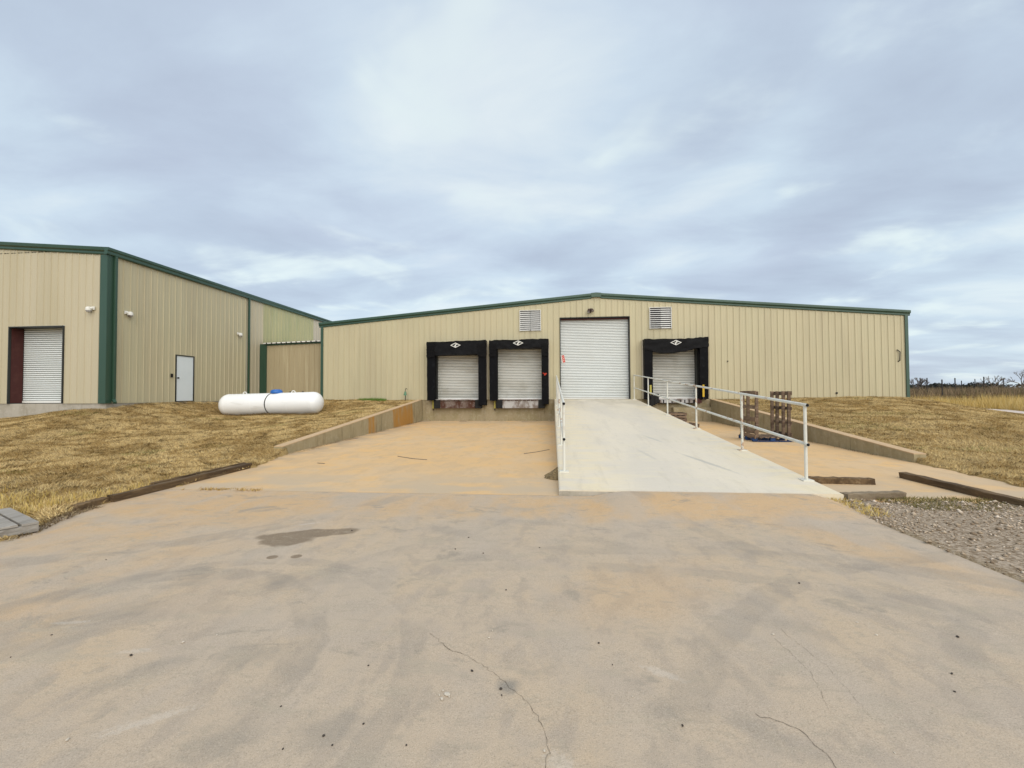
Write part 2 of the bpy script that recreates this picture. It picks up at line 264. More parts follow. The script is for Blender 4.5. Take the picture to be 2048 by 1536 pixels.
# ------------------------------------------------------------------ object helpers
WP = {}
def tag(o, label=None, cat=None, group=None, kind=None):
    if label: o['label'] = label
    if cat: o['category'] = cat
    if group: o['group'] = group
    if kind: o['kind'] = kind
    return o
def empty(name, loc, label, cat, group=None, parent=None):
    o = bpy.data.objects.new(name, None); col.objects.link(o); o.empty_display_size = .2
    loc = Vector(loc); WP[o] = loc
    if parent: o.parent = parent; o.location = loc - WP[parent]
    else: o.location = loc; tag(o, label, cat, group)
    return o
class MB:
    def __init__(s): s.v = []; s.f = []
    def add(s, vs, fs):
        b = len(s.v); s.v += [tuple(p) for p in vs]; s.f += [tuple(b + i for i in q) for q in fs]; return s
    def box(s, x0, x1, y0, y1, z0, z1):
        return s.add([(x0, y0, z0), (x1, y0, z0), (x1, y1, z0), (x0, y1, z0), (x0, y0, z1), (x1, y0, z1), (x1, y1, z1), (x0, y1, z1)],
                     [(0, 3, 2, 1), (4, 5, 6, 7), (0, 1, 5, 4), (1, 2, 6, 5), (2, 3, 7, 6), (3, 0, 4, 7)])
    def bar(s, p0, p1, w, h, upv=(0, 0, 1)):
        """rectangular bar from p0 to p1, w sideways, h along up"""
        p0, p1 = Vector(p0), Vector(p1); a = (p1 - p0).normalized(); sd = a.cross(Vector(upv)).normalized(); u = sd.cross(a)
        vs = [p + sd * (i * w / 2) + u * (j * h / 2) for p in (p0, p1) for i, j in ((-1, -1), (1, -1), (1, 1), (-1, 1))]
        return s.add(vs, [(0, 1, 2, 3), (7, 6, 5, 4), (0, 4, 5, 1), (1, 5, 6, 2), (2, 6, 7, 3), (3, 7, 4, 0)])
    def tube(s, p0, p1, r0, r1=None, n=12, caps=True):
        r1 = r0 if r1 is None else r1
        p0, p1 = Vector(p0), Vector(p1); a = (p1 - p0).normalized()
        u = a.orthogonal().normalized(); v = a.cross(u); vs = []
        for p, r in ((p0, r0), (p1, r1)):
            for i in range(n):
                q = 2 * math.pi * i / n; vs.append(p + (u * math.cos(q) + v * math.sin(q)) * r)
        fs = [(i, (i + 1) % n, n + (i + 1) % n, n + i) for i in range(n)]
        if caps: fs += [tuple(range(n - 1, -1, -1)), tuple(range(n, 2 * n))]
        return s.add(vs, fs)
    def path(s, pts, r, n=8):
        for a, b in zip(pts[:-1], pts[1:]): s.tube(a, b, r, n=n)
        return s
    def sweep(s, prof, p0, p1, nvec, cap=True):
        """profile [(out, up)] swept from p0 to p1; out along nvec, up along z"""
        nvec = Vector(nvec); k = len(prof)
        vs = [Vector(p) + nvec * o + Vector((0, 0, u)) for p in (p0, p1) for o, u in prof]
        fs = [(i, (i + 1) % k, k + (i + 1) % k, k + i) for i in range(k)]
        if cap: fs += [tuple(range(k - 1, -1, -1)), tuple(range(k, 2 * k))]
        return s.add(vs, fs)
    def build(s, name, mat, parent=None, smooth=False, bev=0., jit=0., label=None, cat=None, group=None, kind=None, sub=0):
        me = bpy.data.meshes.new(name); me.from_pydata(s.v, [], s.f)
        bm = bmesh.new(); bm.from_mesh(me)
        bmesh.ops.recalc_face_normals(bm, faces=bm.faces)
        if sub: bmesh.ops.subdivide_edges(bm, edges=bm.edges, cuts=sub, use_grid_fill=True)
        if bev: bmesh.ops.bevel(bm, geom=bm.edges, offset=bev, segments=2, profile=.6, affect='EDGES')
        if jit:
            for v in bm.verts: v.co += Vector((random.uniform(-jit, jit), random.uniform(-jit, jit), random.uniform(-jit, jit)))
        xs = [v.co for v in bm.verts]
        lo = Vector((min(c.x for c in xs), min(c.y for c in xs), min(c.z for c in xs))); hi = Vector((max(c.x for c in xs), max(c.y for c in xs), max(c.z for c in xs)))
        base = Vector(((lo.x + hi.x) / 2, (lo.y + hi.y) / 2, lo.z))
        for v in bm.verts: v.co -= base
        bm.to_mesh(me); bm.free()
        if smooth:
            me.polygons.foreach_set('use_smooth', [True] * len(me.polygons))
            me.set_sharp_from_angle(angle=R(40))
        me.materials.append(M[mat] if isinstance(mat, str) else mat)
        o = bpy.data.objects.new(name, me); col.objects.link(o); WP[o] = base
        if parent: o.parent = parent; o.location = base - WP[parent]
        else: o.location = base
        tag(o, label, cat, group, kind); return o
def B(*a): return MB().box(*a)

# numpy value noise
_tab = RNG.random((256, 256))
def vnoise(x, y, s, o=0):
    x = np.asarray(x) * s + 57.3 + o * 17.1; y = np.asarray(y) * s + 91.7 + o * 5.3
    xi = np.floor(x).astype(int); yi = np.floor(y).astype(int); fx = x - xi; fy = y - yi
    fx = fx * fx * (3 - 2 * fx); fy = fy * fy * (3 - 2 * fy)
    g = lambda a, b: _tab[a % 256, b % 256]
    return (g(xi, yi) * (1 - fx) + g(xi + 1, yi) * fx) * (1 - fy) + (g(xi, yi + 1) * (1 - fx) + g(xi + 1, yi + 1) * fx) * fy
def sst(a, b, x):
    t = np.clip((np.asarray(x, float) - a) / (b - a), 0, 1); return t * t * (3 - 2 * t)

# ------------------------------------------------------------------ ground levels
DOCK = 1.416; WY = 23.11
def concZ(X, Y):
    Z = .012 * np.asarray(Y, float)
    return Z + .088 * sst(.45, 1.15, X) * sst(5.5, 6.85, Y) * (np.asarray(Y) < 6.94) * sst(4.2, 3.8, X)
def lwall(Y): return .35 + (Y - 10.8) * (DOCK + .004 - .35) / 12.2
def rwall(Y): return .33 + (Y - 10.45) * (DOCK - .015 - .33) / 12.5
CP = [(-7.3, y, lwall(y) - .04) for y in (10.9, 13, 15, 17, 19, 21, 23)] + [(8.2, y, rwall(y) - .04) for y in (10.6, 13, 15, 17, 19, 21, 23)] + [
    (-10, 23, 1.42), (-12.8, 23, 1.41), (-15, 24.2, 1.43), (-17.25, 23, 1.43), (-17.25, 19, 1.43), (-17.25, 16.5, 1.36), (-17.4, 15.3, 1.22), (-19.5, 15.3, 1.04), (-21.9, 15.3, .82), (-26, 15.3, .5), (-32, 15, .3),
    (-7.2, 10.4, .17), (-7.7, 10.4, .21), (8.1, 10.0, .16), (-6.65, 9, .135), (-6.7, 7.5, .125), (-6.75, 6, .1), (-6.6, 5.2, .085), (-6.3, 4, .07), (-6.2, 1, .04), (-6.2, -4, -.02), (-13.3, 19.5, .82), (-11, 19.7, .86), (-15.6, 19.2, .82), (-11, 10, .27), (-17, 9, .32), (-25, 9, .2), (-13, 14, .55), (-12, 3, .08), (-24, 1, .0),
    (7.9, 9.4, .13), (7.8, 8, .115), (7.8, 6.8, .10), (6, 6.85, .095), (4.6, 6.85, .095), (4.05, 6, .085), (4.05, 4, .058), (4.05, 1, .02), (4.05, -4, -.04), (6, 4, .06), (7.5, 2, .04), (9, 5.5, .08),
    (12, 23, 1.40), (17.4, 23, 1.39), (17.6, 30, 1.2), (19.5, 24, .95), (21, 21.6, .62), (25.2, 25.9, .6), (27.2, 30.5, .62), (30, 26, .6), (18, 16, .46), (13, 14, .72), (14, 9, .22), (20, 8, .2), (30, 10, .2), (34, 34, .8), (20, 40, 1.)]
CP = np.array(CP)
def _k(r2): return r2 * np.log(r2 + 1e-9)
_n = len(CP); _A = np.zeros((_n + 3, _n + 3))
_A[:_n, :_n] = _k(((CP[:, None, :2] - CP[None, :, :2]) ** 2).sum(-1)) + np.eye(_n) * .5
_A[:_n, _n] = 1; _A[:_n, _n + 1:] = CP[:, :2]; _A[_n:, :_n] = _A[:_n, _n:].T
_w = np.linalg.solve(_A, np.r_[CP[:, 2], 0, 0, 0])
def lawnZ(X, Y):
    X = np.asarray(X, float); Y = np.asarray(Y, float); sh = X.shape; X = X.ravel(); Y = Y.ravel(); out = np.empty(len(X))
    for i in range(0, len(X), 20000):
        x = np.clip(X[i:i + 20000], -30, 36); y = np.clip(Y[i:i + 20000], -6, 42)
        k = _k((x[:, None] - CP[None, :, 0]) ** 2 + (y[:, None] - CP[None, :, 1]) ** 2)
        out[i:i + 20000] = k @ _w[:_n] + _w[_n] + _w[_n + 1] * x + _w[_n + 2] * y
    rr = np.hypot(X, np.maximum(Y, 0))
    far = .75 + 0.011 * np.maximum(0, rr - 42) * (rr < 190) + .011 * 148 * (rr >= 190)
    wt = sst(34, 48, np.maximum(np.abs(X) * 1.05, Y * 1.05))
    back = (Y < -6)
    out = out * (1 - wt) + np.where(back, 0, far) * wt
    out += (vnoise(X, Y, .8) - .5) * .05 + (vnoise(X, Y, 3.) - .5) * .02
    return out.reshape(sh)
LBY = np.array([-60, 4.29, 4.74, 5.11, 5.63, 8.83, 9.73, 10.9, 11.4]); LBX = np.array([-6., -6.07, -6.31, -6.51, -6.7, -6.52, -6.62, -6.98, -7.12])
RBY = np.array([6.8, 8.05, 9.47, 10.4, 10.9]); RBX = np.array([7.72, 7.80, 7.86, 8.0, 8.12])
def concrete(X, Y):
    X = np.asarray(X, float); Y = np.asarray(Y, float)
    nz = (vnoise(X, Y, 2.1, 1) - .5) * .18 + (vnoise(X, Y, 7., 2) - .5) * .10
    lb = np.where(Y > 11, -7.15, np.interp(Y, LBY, LBX) + nz)
    rb = np.where(Y > 11, 8.07, np.where(Y > 6.9 + nz * .6, np.interp(Y, RBY, RBX) + nz, 4.02 + nz * .7 + .2 * sst(6.2, 6.9, Y)))
    return (X > lb) & (X < rb) & (Y < 23.3)

def axis(segs):
    out = []
    for a, b, st in segs: out += list(np.arange(a, b - 1e-6, st))
    return np.array(sorted(set(np.round(out + [segs[-1][1]], 4))))
gx = axis([(-900, -100, 100), (-100, -30, 10), (-30, -9, .5), (-9, -7.4, .2), (-7.4, -6.0, .07), (-6.0, -5.0, .25), (-5., 3.5, .85), (3.5, 4.8, .1), (4.8, 7.6, .2), (7.6, 8.6, .07), (8.6, 14, .3), (14, 34, .5), (34, 60, 2), (60, 200, 10), (200, 900, 100)])
gy = axis([(-60, -5, 11), (-5, 3, .4), (3, 12, .14), (12, 24, .4), (24, 44, .6), (44, 80, 3), (80, 200, 10), (200, 1200, 100)])
GX, GY = np.meshgrid(gx, gy); GZ = lawnZ(GX, GY)
inside = concrete(GX, GY)
GZ = np.where(inside, np.minimum(GZ, .012 * GY - .22), np.where((GX > -7.1) & (GX < 8.3) & (GY < 10.5), np.maximum(GZ, .012 * GY + .012), GZ))
GZ = np.where((GY > 23.4) & (GX > -12.7) & (GX < 17.2) & (GY < 60), 1.2, GZ)
GZ = np.where((GY > 15.5) & (GX < -17.4) & (GX > -36) & (GY < 60), .2, GZ)
nx, ny = len(gx), len(gy)
me = bpy.data.meshes.new('ground')
idx = np.arange(nx * ny).reshape(ny, nx)
quads = np.stack([idx[:-1, :-1], idx[:-1, 1:], idx[1:, 1:], idx[1:, :-1]], -1).reshape(-1, 4)
me.from_pydata(np.stack([GX, GY, GZ], -1).reshape(-1, 3).tolist(), [], quads.tolist())
me.polygons.foreach_set('use_smooth', [True] * len(me.polygons)); me.materials.append(M['dead_turf'])
ground = bpy.data.objects.new('ground', me); col.objects.link(ground)
tag(ground, 'brown dormant turf sloping up from the concrete to the warehouses', kind='structure')

# concrete apron, pit floor, ramp
def gridslab(name, xs, ys, zf, mat, th=.16, label=None):
    X, Y = np.meshgrid(xs, ys); Z = zf(X, Y); n1, n2 = len(xs), len(ys)
    vs = np.stack([X, Y, Z], -1).reshape(-1, 3).tolist(); i = np.arange(n1 * n2).reshape(n2, n1)
    fs = np.stack([i[:-1, :-1], i[:-1, 1:], i[1:, 1:], i[1:, :-1]], -1).reshape(-1, 4).tolist()
    rim = list(i[0, :]) + list(i[1:, -1]) + list(i[-1, -2::-1]) + list(i[-2:0:-1, 0])
    b = len(vs)
    for q in rim: p = vs[q]; vs.append((p[0], p[1], p[2] - th))
    for k in range(len(rim)): k2 = (k + 1) % len(rim); fs.append((int(rim[k2]), int(rim[k]), b + k, b + k2))
    me = bpy.data.meshes.new(name); me.from_pydata(vs, [], fs); me.materials.append(M[mat])
    o = bpy.data.objects.new(name, me); col.objects.link(o); WP[o] = Vector((0, 0, 0)); tag(o, label, kind='structure'); return o
apron = gridslab('apron', np.arange(-7.2, 4.42, .14), np.concatenate([np.arange(-14, 1, 1.), np.arange(1, 6.9, .12), [6.925]]), concZ, 'apron_concrete', label='worn beige concrete apron stained with orange soil')
pit = gridslab('loading_pit', np.linspace(-7.28, 8.18, 20), np.concatenate([[6.945], np.arange(8, 23.2, 1.), [23.3]]), lambda X, Y: .012 * Y, 'pit_concrete', label='orange stained concrete floor of the truck loading pit')
RX0, RX1, RY0, RY1, RZ0 = .09, 4.30, 6.94, 23.10, .175
def rampZ(y): return RZ0 + (y - RY0) * (DOCK - .004 - RZ0) / (RY1 - RY0)
ramp_ = MB()
ys = np.linspace(RY0, RY1, 14)
vs = []; fs = []
for y in ys: vs += [(RX0, y, rampZ(y) - .012), (RX0 + .02, y, rampZ(y)), (RX1 - .02, y, rampZ(y)), (RX1, y, rampZ(y) - .012), (RX1, y, .012 * y - .1), (RX0, y, .012 * y - .1)]
for k in range(len(ys) - 1): fs += [(6 * k + j, 6 * k + (j + 1) % 6, 6 * k + 6 + (j + 1) % 6, 6 * k + 6 + j) for j in range(6)]
fs += [tuple(range(5, -1, -1)), tuple(range(6 * len(ys) - 6, 6 * len(ys)))]
ramp = ramp_.add(vs, fs).build('ramp', 'ramp_concrete', label='pale concrete drive-up ramp to the tall roll-up door', kind='structure')

# cracks as thin ribbons in the apron
def crack(pts, wd, seed, name='crack'):
    rnd = random.Random(seed); P = []
    for (a, b), (c, e_) in zip(pts[:-1], pts[1:]):
        n = max(2, int(math.hypot(c - a, e_ - b) / .025))
        for i in range(n):
            t = i / n; P.append((a + (c - a) * t + rnd.uniform(-.009, .009), b + (e_ - b) * t + rnd.uniform(-.009, .009)))
    P.append(pts[-1]); m = MB(); vs = []
    for i, (x, y) in enumerate(P):
        q = P[min(i + 1, len(P) - 1)]; p = P[max(i - 1, 0)]; dx_, dy_ = q[0] - p[0], q[1] - p[1]; l = math.hypot(dx_, dy_) + 1e-6
        ww = wd * rnd.uniform(.25, 1.1); z = float(concZ(x, y)) + .003
        vs += [(x - dy_ / l * ww, y + dx_ / l * ww, z), (x + dy_ / l * ww, y - dx_ / l * ww, z)]
    m.add(vs, [(2 * i, 2 * i + 1, 2 * i + 3, 2 * i + 2) for i in range(len(P) - 1)])
    return m.build(name, 'crack', apron)
crack([(-0.85, 2.97), (-0.76, 2.89), (-0.68, 2.8), (-0.56, 2.76), (-0.47, 2.69), (-0.37, 2.6), (-0.27, 2.5), (-0.2, 2.43), (-0.13, 2.35), (-0.08, 2.25), (-0.04, 2.13), (-0.03, 2.06), (-0.05, 2.02), (-0.03, 1.8)], .0017, 1)
crack([(1.02, 2.38), (1.11, 2.35), (1.18, 2.31), (1.21, 2.24), (1.24, 2.15), (1.23, 2.0)], .0017, 2)
crack([(1.47, 3.1), (1.5, 2.75), (1.42, 2.45)], .0008, 3); crack([(1.55, 3.3), (1.63, 2.8), (1.6, 2.4)], .0007, 4)

# ------------------------------------------------------------------ ribbed siding
RIB = .3048
def siding(parent, p0, uvec, nvec, length, zb, top, openings, mat, phase=0., matf=None):
    """R-panel sheets, each .914 m sheet a part; openings = (s0, s1, z0, z1)"""
    p0 = Vector(p0); u = Vector(uvec); nv = Vector(nvec)
    prof = [(0, 0), (.093, 0), (.103, .005), (.113, 0), (.195, 0), (.205, .005), (.215, 0), (.250, 0), (.262, .023), (.284, .023), (.296, 0)]
    s = -phase; k = 0
    while s < length - 1e-3:
        a0, a1 = max(s, 0), min(s + 3 * RIB, length)
        if a1 - a0 > .02:
            br = []
            for r in range(3): br += [(s + r * RIB + x, o) for x, o in prof]
            br.append((s + 3 * RIB, 0.)); xs = [b[0] for b in br]; os_ = [b[1] for b in br]
            cuts = sorted(set([a0, a1] + [x for x in xs if a0 < x < a1] + [x for o in openings for x in o[:2] if a0 < x < a1]))
            m = MB()
            for c0, c1 in zip(cuts[:-1], cuts[1:]):
                if c1 - c0 < 1e-5: continue
                mid_ = (c0 + c1) / 2; o0, o1 = np.interp(c0, xs, os_), np.interp(c1, xs, os_)
                segs = [(zb, None)]
                for (q0, q1, z0, z1) in sorted(openings, key=lambda q: q[2]):
                    if q0 <= mid_ <= q1:
                        last = segs.pop()
                        if z0 > last[0] + .01: segs.append((last[0], z0))
                        segs.append((z1, None))
                for z0, z1 in segs:
                    t0, t1 = (top(c0), top(c1)) if z1 is None else (z1, z1)
                    if min(t0, t1) <= z0 + .005: continue
                    A = p0 + u * c0 + nv * o0; Bq = p0 + u * c1 + nv * o1
                    m.add([(A.x, A.y, z0), (Bq.x, Bq.y, z0), (Bq.x, Bq.y, t1), (A.x, A.y, t0)], [(0, 1, 2, 3)])
            if m.v: m.build('wall_panel', matf(mid_ if False else (a0 + a1) / 2) if matf else mat, parent)
        s += 3 * RIB; k += 1

TRIM = [(0, 0), (.045, 0), (.06, .02), (.06, .085), (.10, .125), (.125, .15), (.125, .235), (.115, .262), (0, .262)]
def curtain(parent, x0, x1, y, z0, z1, mat, axis_='x', pitch_=.085, bar=True):
    m = MB(); n = int(round((z1 - z0) / pitch_)); h = (z1 - z0) / n; prof = []
    for i in range(n):
        zb_ = z0 + i * h
        prof += [(zb_, 0.026), (zb_ + h * .13, .0), (zb_ + h * .5, -.012), (zb_ + h * .76, -.006), (zb_ + h * .84, .026)]
    prof.append((z1, .026)); vs = []
    for z, o in prof: vs += [(x0, y + o, z), (x1, y + o, z)]
    m.add(vs, [(2 * i, 2 * i + 1, 2 * i + 3, 2 * i + 2) for i in range(len(prof) - 1)])
    o = m.build('slat_curtain', mat, parent, kind='stuff')
    if bar: B(x0, x1, y - .035, y - .014, z0 - .005, z0 + .075).build('bottom_bar', 'white_metal', parent)
    return o

# ------------------------------------------------------------------ main warehouse
XL, XR_ = 2.304 - 15.095, 2.304 + 15.095; XM = 2.304; EZ = 3.787 + EYE
def mtop(x): return EZ + (15.095 - abs(x - XM)) / 12
mw = empty('warehouse', (XM, 30, 1.2), 'wide low tan metal warehouse with green trim, loading docks and a central gable ridge', 'warehouse')
OP = {'door': (.39, 4.03, DOCK, 5.74), 'd1': (-6.32, -3.72, DOCK, 4.35), 'd2': (-3.0, -.46, DOCK, 4.35), 'd3': (4.98, 7.42, DOCK, 4.3)}
ops = [(a - XL, b - XL, c - .1, e_) for a, b, c, e_ in OP.values()]
siding(mw, (XL, WY, 0), (1, 0, 0), (0, -1, 0), XR_ - XL, DOCK - .015, lambda s: mtop(XL + s) + .05, ops, 'tan_siding', phase=.2)
fo = MB().box(XL + .02, XR_ - .02, WY + .03, WY + .6, -.3, DOCK - .02); fo.build('foundation', 'old_concrete', mw)
# dock face pieces: slightly proud pilasters below the levelers
for x0, x1 in ((-7.04, -6.42), (-3.62, -2.98)): B(x0, x1, WY - .012, WY + .03, .2, 1.15).build('pilaster', 'old_concrete', mw)
B(6.1, 7.94, WY - .35, WY + .03, .2, .98).build('pilaster', 'old_concrete', mw)
B(7.2, 7.94, WY - .16, WY + .03, .981, DOCK - .03).build('pilaster', 'old_concrete', mw, bev=.02)
for sgn in (-1, 1):
    xe = XM + sgn * 15.22
    m = MB(); a = (XM + sgn * .24, WY, mtop(XM + .24)); b = (xe, WY, EZ - .01)
    m.sweep(TRIM, a, b, (0, -1, 0)); m.build('rake_trim', 'green_trim', mw)
    m = B(XM + sgn * 15.095 - .11 * (sgn > 0), XM + sgn * 15.095 + .11 * (sgn < 0), WY - .062, WY - .036, DOCK - .03, EZ + .02)
    m.box(XM + sgn * 15.095, XM + sgn * 15.125, WY - .062, WY + .14, DOCK - .03, EZ + .02) if sgn > 0 else m.box(XM - 15.125, XM - 15.095, WY - .062, WY + .14, DOCK - .03, EZ + .02)
    m.build('corner_trim', 'green_trim', mw)
    # roof half and side wall
    m = MB(); z0, z1 = EZ + .255, mtop(XM) + .255
    m.add([(XM, WY - .1, z1), (xe, WY - .1, z0), (xe, 62, z0), (XM, 62, z1), (XM, WY - .1, z1 - .05), (xe, WY - .1, z0 - .05), (xe, 62, z0 - .05), (XM, 62, z1 - .05)],
          [(0, 1, 2, 3), (4, 7, 6, 5), (0, 4, 5, 1), (1, 5, 6, 2), (2, 6, 7, 3)]); m.build('roof', 'roof_metal', mw)
    B(*sorted((XM + sgn * 15.06, XM + sgn * 15.09)), WY + .15, 61.8, DOCK - .4, EZ + .2).build('side_wall', 'tan_siding', mw)
B(XL, XR_, 61.7, 61.8, 1, EZ + .2).build('rear_wall', 'tan_siding', mw)
m = MB(); pr_ = [(-.25, -.25 / 12), (0, 0), (.25, -.25 / 12)]
for (xa, za), (xb, zb_) in zip(pr_[:-1], pr_[1:]):
    za += mtop(XM); zb_ += mtop(XM); y0 = WY - .135
    m.add([(XM + xa, y0, za + .05), (XM + xb, y0, zb_ + .05), (XM + xb, y0, zb_ + .275), (XM + xa, y0, za + .275), (XM + xa, WY, za + .05), (XM + xb, WY, zb_ + .05), (XM + xb, WY, zb_ + .275), (XM + xa, WY, za + .275)],
          [(0, 1, 2, 3), (0, 4, 5, 1), (3, 2, 6, 7), (0, 3, 7, 4), (1, 5, 6, 2)])
m.build('ridge_cap', 'green_trim', mw)
# roll-up doors as parts
def rolldoor(parent, x0, x1, z0, z1, y, rec, mat, frame='brown_steel', name='roll_up_door', jw=.05):
    d_ = empty(name, ((x0 + x1) / 2, y + rec, z0), None, None, parent=parent)
    curtain(d_, x0 + .01, x1 - .01, y + rec, z0 + .01, z1 + .05, mat)
    for a, b in ((x0 - jw, x0), (x1, x1 + jw)): B(a, b, y - .05, y + rec + .1, z0 - .02, z1 + jw).build('door_jamb', frame, d_)
    B(x0, x1, y - .05, y + rec - .04, z1, z1 + jw).build('door_header', frame, d_)
    B(x0 - .0, x1, y + rec + .02, y + rec + .06, z0, z1 + .1).build('backing', 'black', d_)
    return d_
a = OP['door']; rolldoor(mw, a[0] + .04, a[1] - .04, a[2], a[3] - .05, WY, .24, 'door_white', 'dark_frame', 'roll_up_door', .035)
m = B(.45, 3.98, WY + .12, WY + .2, 5.60, 5.68); m.build('door_hood', 'brown_steel', mw)
for k in ('d1', 'd2', 'd3'):
    a = OP[k]; rolldoor(mw, a[0] + .05, a[1] - .05, a[2], a[3] - .05, WY, .32, 'dock_door_white', 'dark_frame', 'dock_door')
m = MB().tube((17.0, WY - .07, 3.24), (17.02, WY - .07, 3.68), .022).tube((17.02, WY - .07, 3.68), (16.9, WY - .04, 3.79), .022).tube((17., WY - .07, 3.26), (16.97, WY, 3.2), .022)
m.build('wall_conduit', 'dark_frame', label='short dark bent conduit fixed near the corner of the low warehouse', cat='conduit')
MB().tube((14.08, WY - .05, 1.67), (14.08, WY + .01, 1.67), .045).build('pipe_cap', 'black', label='small round black pipe outlet low on the tan wall', cat='pipe')
MB().tube((8.9, WY - .05, 3.32), (8.9, WY + .01, 3.32), .03).build('pipe_cap', 'dark_iron', label='tiny dark bolt-like fitting halfway up the tan wall beside the third dock', cat='pipe')

# louvred vents
def louver(x0, x1, z0, z1, label, bend):
    L = empty('louver_vent', ((x0 + x1) / 2, WY - .05, z0), label, 'vent', 'louvred wall vents')
    B(x0, x1, WY - .03, WY - .005, z0, z1).build('backing', 'black', L)
    for a, b in ((x0 - .025, x0), (x1, x1 + .025)): B(a, b, WY - .10, WY, z0 - .03, z1 + .025).build('side_frame', 'louver_white', L)
    B(x0, x1, WY - .10, WY, z1, z1 + .025).build('top_frame', 'louver_white', L)
    n = 10; h = (z1 - z0) / n; xm = (x0 + x1) / 2
    for i in range(n):
        zz = z0 + h * i
        for k, (a, b) in enumerate(((x0, xm - .006), (xm + .006, x1))):
            t = .5 if (k == 0 and bend) else .68
            y0_, dzz = WY - .075 - (.02 if t < .6 else 0), h * t
            MB().add([(a, y0_, zz + .004), (b, y0_, zz + .004), (b, y0_ + .04, zz + dzz * .8), (a, y0_ + .04, zz + dzz * .8), (a, y0_ + .008, zz), (b, y0_ + .008, zz), (b, y0_ + .048, zz + dzz * .8 - .004), (a, y0_ + .048, zz + dzz * .8 - .004)],
                     [(0, 1, 2, 3), (7, 6, 5, 4), (0, 4, 5, 1), (2, 6, 7, 3), (0, 3, 7, 4), (1, 5, 6, 2)]).build('slat', 'louver_white', L)
    MB().bar((xm - .05, WY - .12, z0 + .06), (xm + .1, WY - .11, z0 - .05), .02, .02).build('lever', 'galvanised', L)
louver(-1.70, -.62, 5.07, 6.13, 'white louvred vent above the second dock, slats evenly closed', False)
louver(5.05, 6.11, 5.06, 6.13, 'white louvred vent above the third dock, half its slats twisted open', True)
# floodlight over the tall door
L = empty('floodlight', (2., WY - .1, 5.9), 'small brown twin floodlight under the ridge above the tall roll-up door', 'lamp')
B(1.95, 2.05, WY - .08, WY - .036, 5.95, 6.1).build('mount_box', 'lamp_brown', L)
for dx_, tilt in ((-.1, -.12), (.1, .12)):
    MB().bar((2 + dx_ * .4, WY - .1, 6.12), (2 + dx_, WY - .22, 5.98 + tilt * .2), .14, .12).build('lamp_head', 'lamp_brown', L, bev=.01)
    MB().bar((2 + dx_ * .99, WY - .215, 5.981 + tilt * .2), (2 + dx_ * 1.04, WY - .227, 5.965 + tilt * .2), .12, .10).build('lens', 'galvanised', L)
# sign on the door
s_ = empty('door_notice', (.55, WY + .24, 3.33), 'small curled red and white notice stuck to the edge of the tall roll-up door', 'sign')
m = MB()
def rot_rect(cx, cz, w_, h_, a, y0_, y1_):
    ca, sa = math.cos(a), math.sin(a); q = [(cx + ca * i * w_ - sa * j * h_, cz + sa * i * w_ + ca * j * h_) for i, j in ((-.5, -.5), (.5, -.5), (.5, .5), (-.5, .5))]
    return MB().add([(x, y0_, z) for x, z in q] + [(x, y1_, z) for x, z in q], [(0, 1, 2, 3), (7, 6, 5, 4), (0, 4, 5, 1), (1, 5, 6, 2), (2, 6, 7, 3), (3, 7, 4, 0)])
rot_rect(.56, 3.56, .19, .42, .18, WY + .205, WY + .212).build('paper', 'emblem_white', s_)
rot_rect(.585, 3.56, .13, .38, .18, WY + .200, WY + .2045).build('red_band', 'sign_red', s_)
for dz_ in (-.1, .0, .1): rot_rect(.575 - dz_ * .18, 3.56 + dz_, .06, .028, .5, WY + .196, WY + .1995).build('print', 'emblem_white', s_)

# ------------------------------------------------------------------ dock shelters
def cloth_box(x0, x1, y0, y1, z0, z1, nx_, ny_, nz_, amp, seed, zfun=None, taper=0.):
    """closed box with subdivided, rumpled faces; zfun(u) shifts the lower edge, y0 is the front"""
    rnd = np.random.default_rng(seed); m = MB(); V = {}
    def P(i, j, k):
        key = (i, j, k)
        if key not in V:
            u, v, t = i / nx_, j / ny_, k / nz_
            x = x0 + (x1 - x0) * u; y = y0 + (y1 - y0) * v; z = z0 + (z1 - z0) * t
            if zfun: lo, hi = zfun(u); z = (z0 + lo) + (z1 + hi - z0 - lo) * t
            if taper: y += taper * (1 - t) * (1 - v)
            a_ = amp * (1 if v < .99 else .15)
            V[key] = len(m.v); m.v.append((x + rnd.uniform(-a_, a_) * .6, y + rnd.uniform(-a_, a_), z + rnd.uniform(-a_, a_)))
        return V[key]
    for i in range(nx_):
        for k in range(nz_):
            m.f.append((P(i, 0, k), P(i + 1, 0, k), P(i + 1, 0, k + 1), P(i, 0, k + 1))); m.f.append((P(i, ny_, k), P(i, ny_, k + 1), P(i + 1, ny_, k + 1), P(i + 1, ny_, k)))
        for j in range(ny_):
            m.f.append((P(i, j, 0), P(i, j + 1, 0), P(i + 1, j + 1, 0), P(i + 1, j, 0))); m.f.append((P(i, j, nz_), P(i + 1, j, nz_), P(i + 1, j + 1, nz_), P(i, j + 1, nz_)))
    for j in range(ny_):
        for k in range(nz_):
            m.f.append((P(0, j, k), P(0, j, k + 1), P(0, j + 1, k + 1), P(0, j + 1, k))); m.f.append((P(nx_, j, k), P(nx_, j + 1, k), P(nx_, j + 1, k + 1), P(nx_, j, k + 1)))
    return m
